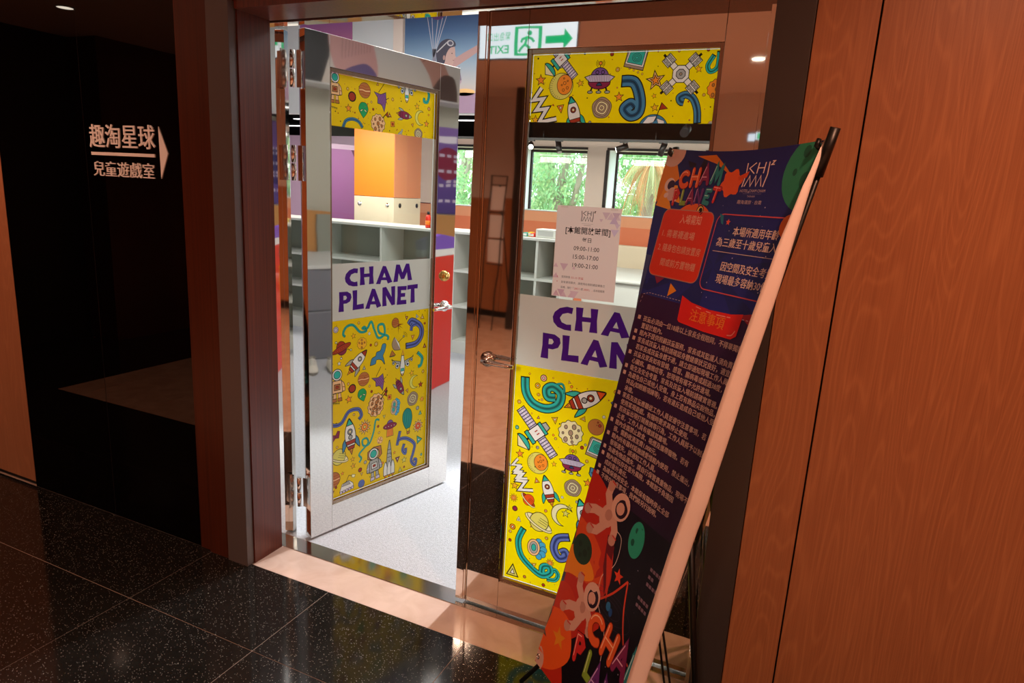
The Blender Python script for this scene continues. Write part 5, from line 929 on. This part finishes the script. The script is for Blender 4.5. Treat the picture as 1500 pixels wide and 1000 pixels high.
# ------------------------------------------------------------------ posters on the fascia and walls
def poster(name, label, loc, rotz, w, h, art, flip=False):
    t = thing(name, label, 'poster', loc, rotz); MB().box((0, -.010, 0), (w, 0, h)).build('panel', MT['white'], t)
    A = Art(); art(A); A.build('print', MT['poster'], t, lambda a, b, c: (w-a if flip else a, -.0105-c, b), clip=(0, 0, w, h)); return t
def kid(A):
    A.at(); n = ['#e9b088', '#d9b7a8', '#c3bcb8', '#9fb0bf', '#7f9cb8', '#51719a', '#3a5484']; hs = (0, .12, .24, .40, .52, .66, .82)
    for (a, b, c0, c1) in zip(hs, hs[1:], n, n[1:]): A.k = 1; A.G((0, a), (1.2, b), c0, c1)
    A.k = 2; A.raw([(0, 0), (1.2, 0), (1.2, .11), (.9, .15), (.6, .17), (.3, .13), (0, .12)], col('#a98aa0')); A.k = 2; A.E(.62, .17, .10, .03, '#f2c27e', 0)
    A.k = 4; A.P(A.C([(.30, 0), (.31, .20), (.34, .32), (.42, .38), (.50, .36), (.585, .27), (.55, .22), (.49, .18), (.47, 0)], 4), '#b99aa6', 0)
    for y in range(9):
        for x in range(5): A.k = 6; A.E(.335+x*.03+(y % 2)*.012, .02+y*.032, .004, None, '#8d7284', 0, n=6)
    A.k = 5; A.P([(.40, .36), (.47, .35), (.66, .45), (.78, .52), (.78, .57), (.60, .49), (.46, .42)], '#c49a94', 0); A.k = 5; A.P([(.49, .36), (.56, .38), (.585, .27), (.53, .25)], '#7c6b80', 0)
    A.k = 6; A.P(A.C([(.40, .37), (.41, .45), (.45, .55), (.505, .54), (.515, .47), (.525, .455), (.505, .44), (.495, .40), (.46, .37)], 4), '#cda79c', 0)
    A.k = 7; A.P(A.C([(.335, .42), (.325, .50), (.36, .575), (.43, .605), (.50, .585), (.515, .545), (.46, .53), (.425, .48), (.41, .41), (.37, .39)], 4), '#4a4654', 0)
    A.k = 8; A.E(.462, .570, .034, .024, '#c9c4c8', 0, rot=-15); A.k = 9; A.E(.464, .570, .022, .015, '#5e5a6c', 0, rot=-15); A.k = 8; A.S([(.33, .50), (.43, .578)], .010, '#c9c4c8')
    A.k = 8; A.E(.482, .487, .006, .004, '#3a2a30', 0); A.k = 8; A.S([(.492, .432), (.505, .430)], .004, '#8a4a50'); A.k = 8; A.E(.405, .455, .012, .02, '#b98f86', 0)
    for x in (.22, .27, .34, .39, .43): A.k = 3; A.S([(.30, .46), (x, .82)], .005, '#d8d0d4')
    A.k = 3; A.P([(.29, .41), (.325, .41), (.325, .53), (.285, .53)], '#8e8a98', 0); A.k = 4; A.E(.33, .87, .10, .11, '#6a3a72', 0)
poster('wall_poster', 'sunset poster of a child in a flying cap under balloons', (-1.655, 3.4995, 2.175), 0, 1.15, .86, kid)
def glow(A): A.at(); A.G((0, 0), (.62, .3), '#f0a080', '#e08a86'); A.k = 1; A.G((0, .3), (.62, .80), '#e08a86', '#a05c9c')
poster('wall_poster', 'plain pink to violet dusk poster over the orange column', (-2.84, 3.4995, 2.18), 0, .615, .80, glow)
setp(box('fascia_post', (-1.765, 3.47, 2.165), (-1.665, 3.4995, 3.1), MT['wall']), 'narrow beige post between the white fascia and the child poster', 'post')
def hands(A):
    A.at(); A.G((0, 0), (1.7, .34), '#bdb2a6', '#b9b4b0'); A.k = 1; A.G((0, .34), (1.7, .75), '#b9b4b0', '#9a9aa4')
    A.k = 3; A.raw([(0, 0), (.30, 0), (.38, .22), (.40, .75), (0, .75)], col('#0d0b0c'))
    A.k = 4; A.P(A.C([(.34, .75), (.36, .40), (.44, .10), (.62, .02), (.80, .05), (.82, .25), (.74, .55), (.80, .75)], 4), '#b98a86', 0); A.k = 5; A.P(A.C([(.42, .06), (.56, .16), (.72, .20), (.82, .10), (.74, -.05), (.5, -.05)], 4), '#5a4874', 0)
    for q in range(10): A.k = 6; A.S([(.48+q*.03, .22+q*.01), (.50+q*.03, .62)], .006, '#8d6a6e')
    A.k = 4; A.P(A.C([(.95, .75), (1.10, .46), (1.20, .38), (1.36, .20), (1.42, .06), (1.54, .02), (1.60, .16), (1.50, .34), (1.34, .50), (1.2, .75)], 4), '#a87a6c', 0); A.k = 5; A.P(A.C([(1.40, .10), (1.5, .22), (1.64, .20), (1.66, -.05), (1.46, -.06)], 4), '#4e3a34', 0)
    for q in range(4): A.k = 6; A.S([(1.18+q*.035, .40-q*.03), (1.28+q*.03, .46-q*.03)], .008, '#7c5248')
poster('wall_poster', 'large poster of a torso and outstretched hand reflected in the open door top rail', (3.2995, 3.02, 2.36), R(-90), 1.7, .74, hands, True)
def rules(A):
    A.at(); A.G((0, 0), (1.75, .45), '#4c3a84', '#6a4a9a'); A.k = 1; A.G((0, .45), (1.75, .88), '#6a4a9a', '#8a6ab0')
    A.k = 2; A.E(1.30, .52, .17, .17, '#8a2444', 0, n=28); A.k = 2; A.E(.45, .40, .2, .2, '#33286a', 0, n=28); A.k = 2; A.E(1.05, .16, .14, .14, '#3a2c78', 0, n=24); A.k = 2; A.P([(.05, .62), (.25, .66), (.2, .8), (.08, .82)], '#d8b02c', 0)
    for i, (y, n) in enumerate(((.60, 16), (.55, 12), (.44, 15), (.34, 13), (.30, 16), (.14, 14))):
        for q in range(n): A.k = 3; A.S([(.12+q*.095, y), (.12+q*.095+.06, y)], .030, '#cfc2dc')
    A.k = 3; A.S([(1.20, .76), (1.42, .76)], .06, '#efe8f4')
poster('rules_poster', 'purple poster with rows of white text on the playroom side wall', (3.6195, 4.42, 1.265), R(-90), 1.75, .875, rules)
# ------------------------------------------------------------------ lamps
for i, (x, y, w, p) in enumerate(BACK_FILLS):
    t = thing('added_fill_lamp', ('long slim fill lamp added unseen under the lowered black ceiling over the cubby shelf', 'short slim fill lamp added unseen under the lowered black ceiling by the purple pad')[i], 'lamp', (x, y, 2.185)); MB().box((-w/2, -.03, -.022), (w/2, .03, 0)).build('housing', MT['black_metal'], t); box('diffuser', (-w/2+.01, -.024, -.0265), (w/2-.01, .024, -.0225), MT['lamp_room'], t)  # housings and glowing diffusers added out of view for the fill lights
for i, (x, y, z) in enumerate(ROOM_LAMPS):
    t = thing('ceiling_light', ('square white ceiling panel lamp over the lilac side of the playroom', 'square white ceiling panel lamp over the activity board')[i], 'lamp', (x, y, 3.1)); MB().box((-.8, -.65, -.05), (.8, .65, 0)).build('housing', MT['white'], t); box('diffuser', (-.74, -.59, -.056), (.74, .59, -.0505), MT['lamp_room'], t)
DL = ['reflected at the top of the black glass', 'over the black glass by the pale wood panel', 'over the dark glass sign', 'over the doorway threshold', 'over the ash wood wall', 'over the lounge marble before the slim column', 'deep in the corridor before the opposite wall', 'in the far corner of the corridor', 'near the end wall past the wood panels']
for (x, y), s_ in zip(DOWNLIGHTS, DL):
    t = thing('downlight', 'round recessed ceiling downlight '+s_, 'lamp', (x, y, 2.62), 0, 'corridor downlights'); MB().lathe([(.052, -.001), (.066, -.001), (.066, -.006), (.052, -.008)], (0, 0, 0), 'Z', 28, True).build('rim', MT['white'], t); MB().lathe([(0, -.0045), (.051, -.0045), (.051, -.0055), (0, -.0055)], (0, 0, 0), 'Z', 28).build('lens', MT['lamp'], t)
tk = thing('lighting_track', 'black lighting track under the lowered ceiling by the windows', 'track', (-2.4, 5.0, 2.09))
box('rail', (0, -.016, 0), (3.9, .016, .022), MT['black_metal'], tk)
for x in (.3, 1.5, 2.7, 3.7): MB().cyl((x, 0, .022), (x, 0, .095), .006, 8).build('hanger', MT['black_metal'], tk)
SP = [(-1.63, (.0, -.1, -1), 'seen between the door leaves', 0), (-1.30, (.5, -.9, -.5), 'above the middle window, aimed into the room', 1), (-1.04, (.4, -.9, -.3), 'above the middle window near its right edge', 1), (-.72, (.3, -.3, -.9), 'above the pier between two windows', 0), (-.02, (-.9, -.2, -.35), 'turned sideways over the pier right of the middle window', 1), (.38, (-.35, .2, -.9), 'beside the banner corner', 0)]
for (x, d, s_, on) in SP:
    t = thing('track_spotlight', 'small black track spotlight '+s_, 'lamp', (x, 5.0, 2.0895), 0, 'track spotlights'); d = Vector(d).normalized(); c = Vector((0, 0, -.055))
    MB().box((-.04, -.016, -.012), (.04, .016, 0)).build('adapter', MT['black_metal'], t); MB().cyl((0, 0, -.012), (0, 0, -.05), .007, 8).build('stem', MT['black_metal'], t)
    MB().tube([c-d*.05, c+d*.075], .030, 16).build('head', MT['black_metal'], t); MB().tube([c+d*.0755, c+d*.0785], .0245, 16).build('lens', MT['lamp_spot'] if on else MT['grey_top'], t)
t = thing('track_spotlight', 'white-lit spotlight under the fascia facing the doorway', 'lamp', (SPOT_AT[0], SPOT_AT[1]+.02, 2.165), 0, 'track spotlights'); MB().cyl((0, .09, 0), (0, .09, -.10), .007, 8).build('stem', MT['black_metal'], t); MB().tube([(0, .13, -.09), (0, .03, -.13)], .034, 16).build('head', MT['black_metal'], t)
# ------------------------------------------------------------------ corridor things seen in the polished steel
ex = thing('exit_sign', 'lit green and white exit sign hanging over the corridor in front of the doors', 'sign', (.098, -1.2, 2.222))
MB().box((-.006, -.022, -.006), (.556, 0, .172)).build('housing', MT['steel_edge'], ex)
A = Art(); A.at(); A.raw([(0, 0), (.55, 0), (.55, .166), (0, .166)], col('#dff2ff')); A.k = 2; GR = '#0fae6e'
A.P([(.16, .125), (.16, .102), (.085, .102), (.085, .128), (.035, .083), (.085, .038), (.085, .064), (.16, .064), (.16, .04), (.16, .04)][:9], GR, 0) if False else A.P([(.022, .083), (.072, .135), (.072, .104), (.175, .104), (.175, .064), (.072, .064), (.072, .032)], GR, 0)
A.k = 2; A.P([(.195, .012), (.345, .012), (.345, .154), (.195, .154)], GR, 0); A.k = 4; A.P([(.215, .024), (.325, .024), (.325, .142), (.215, .142)], '#dff2ff', 0)
A.k = 6; A.E(.262, .120, .013, None, GR, 0)
for P_ in ([(.272, .104), (.285, .066)], [(.285, .066), (.262, .050), (.268, .030)], [(.285, .066), (.305, .048), (.318, .030)], [(.274, .100), (.250, .092), (.238, .076)], [(.276, .098), (.300, .090), (.306, .074)]): A.k = 6; A.S(P_, .013, GR)
A.k = 4; A.text('緊急出口', .440, .092, .046, GR, 'C', .0, .140); A.text('EXIT', .440, .024, .058, GR, 'C', .02, .130)
A.build('face', MT['lit'], ex, lambda a, b, c: (.55-a, .0012+c, b))
for x in (.08, .47): MB().tube([(x, -.011, .172), (x, -.011, .397)], .004, 6).build('hanger', MT['steel_edge'], ex)
MB().tube([(.40, -.011, .172), (.44, .0, .24), (.36, .01, .27), (.30, .0, .33), (.34, -.01, .397)], .004, 6).build('cable', MT['black_metal'], ex)
e2 = thing('exit_sign', 'small lit exit sign far down the corridor by the opposite wall', 'sign', (1.12, -5.18, 2.18)); MB().box((-.005, -.01, -.005), (.225, 0, .075)).build('housing', MT['steel_edge'], e2)
A = Art(); A.at(); A.raw([(0, 0), (.22, 0), (.22, .07), (0, .07)], col('#cfeaff')); A.k = 2; A.P([(.08, .008), (.14, .008), (.14, .062), (.08, .062)], GR, 0); A.build('face', MT['lit'], e2, lambda a, b, c: (.22-a, .001+c, b))
es = thing('menu_easel', 'black metal easel holding three pale cards in the corridor', 'easel', (-1.32, -4.4, 0), R(8))
b = MB()
for x in (-.12, .06): b.tube([(x-.03, .02, 0), (x, -.08, 1.70)], .008, 8)
for z in (1.695, 1.60, 1.305, 1.01, .74): b.tube([(-.125, -.08+.02*(1.7-z), z), (.065, -.08+.02*(1.7-z), z)], .006, 8)
b.build('frame', MT['black_metal'], es); MB().tube([(-.03, -.08, 1.6), (-.03, -.45, 0)], .008, 8).build('rear_leg', MT['black_metal'], es)
for z in (1.33, 1.03, .76): MB().box((-.115, -.085+.02*(1.6-z), z), (.055, -.078+.02*(1.6-z), z+.25)).build('card', MT['paper_plain'], es)
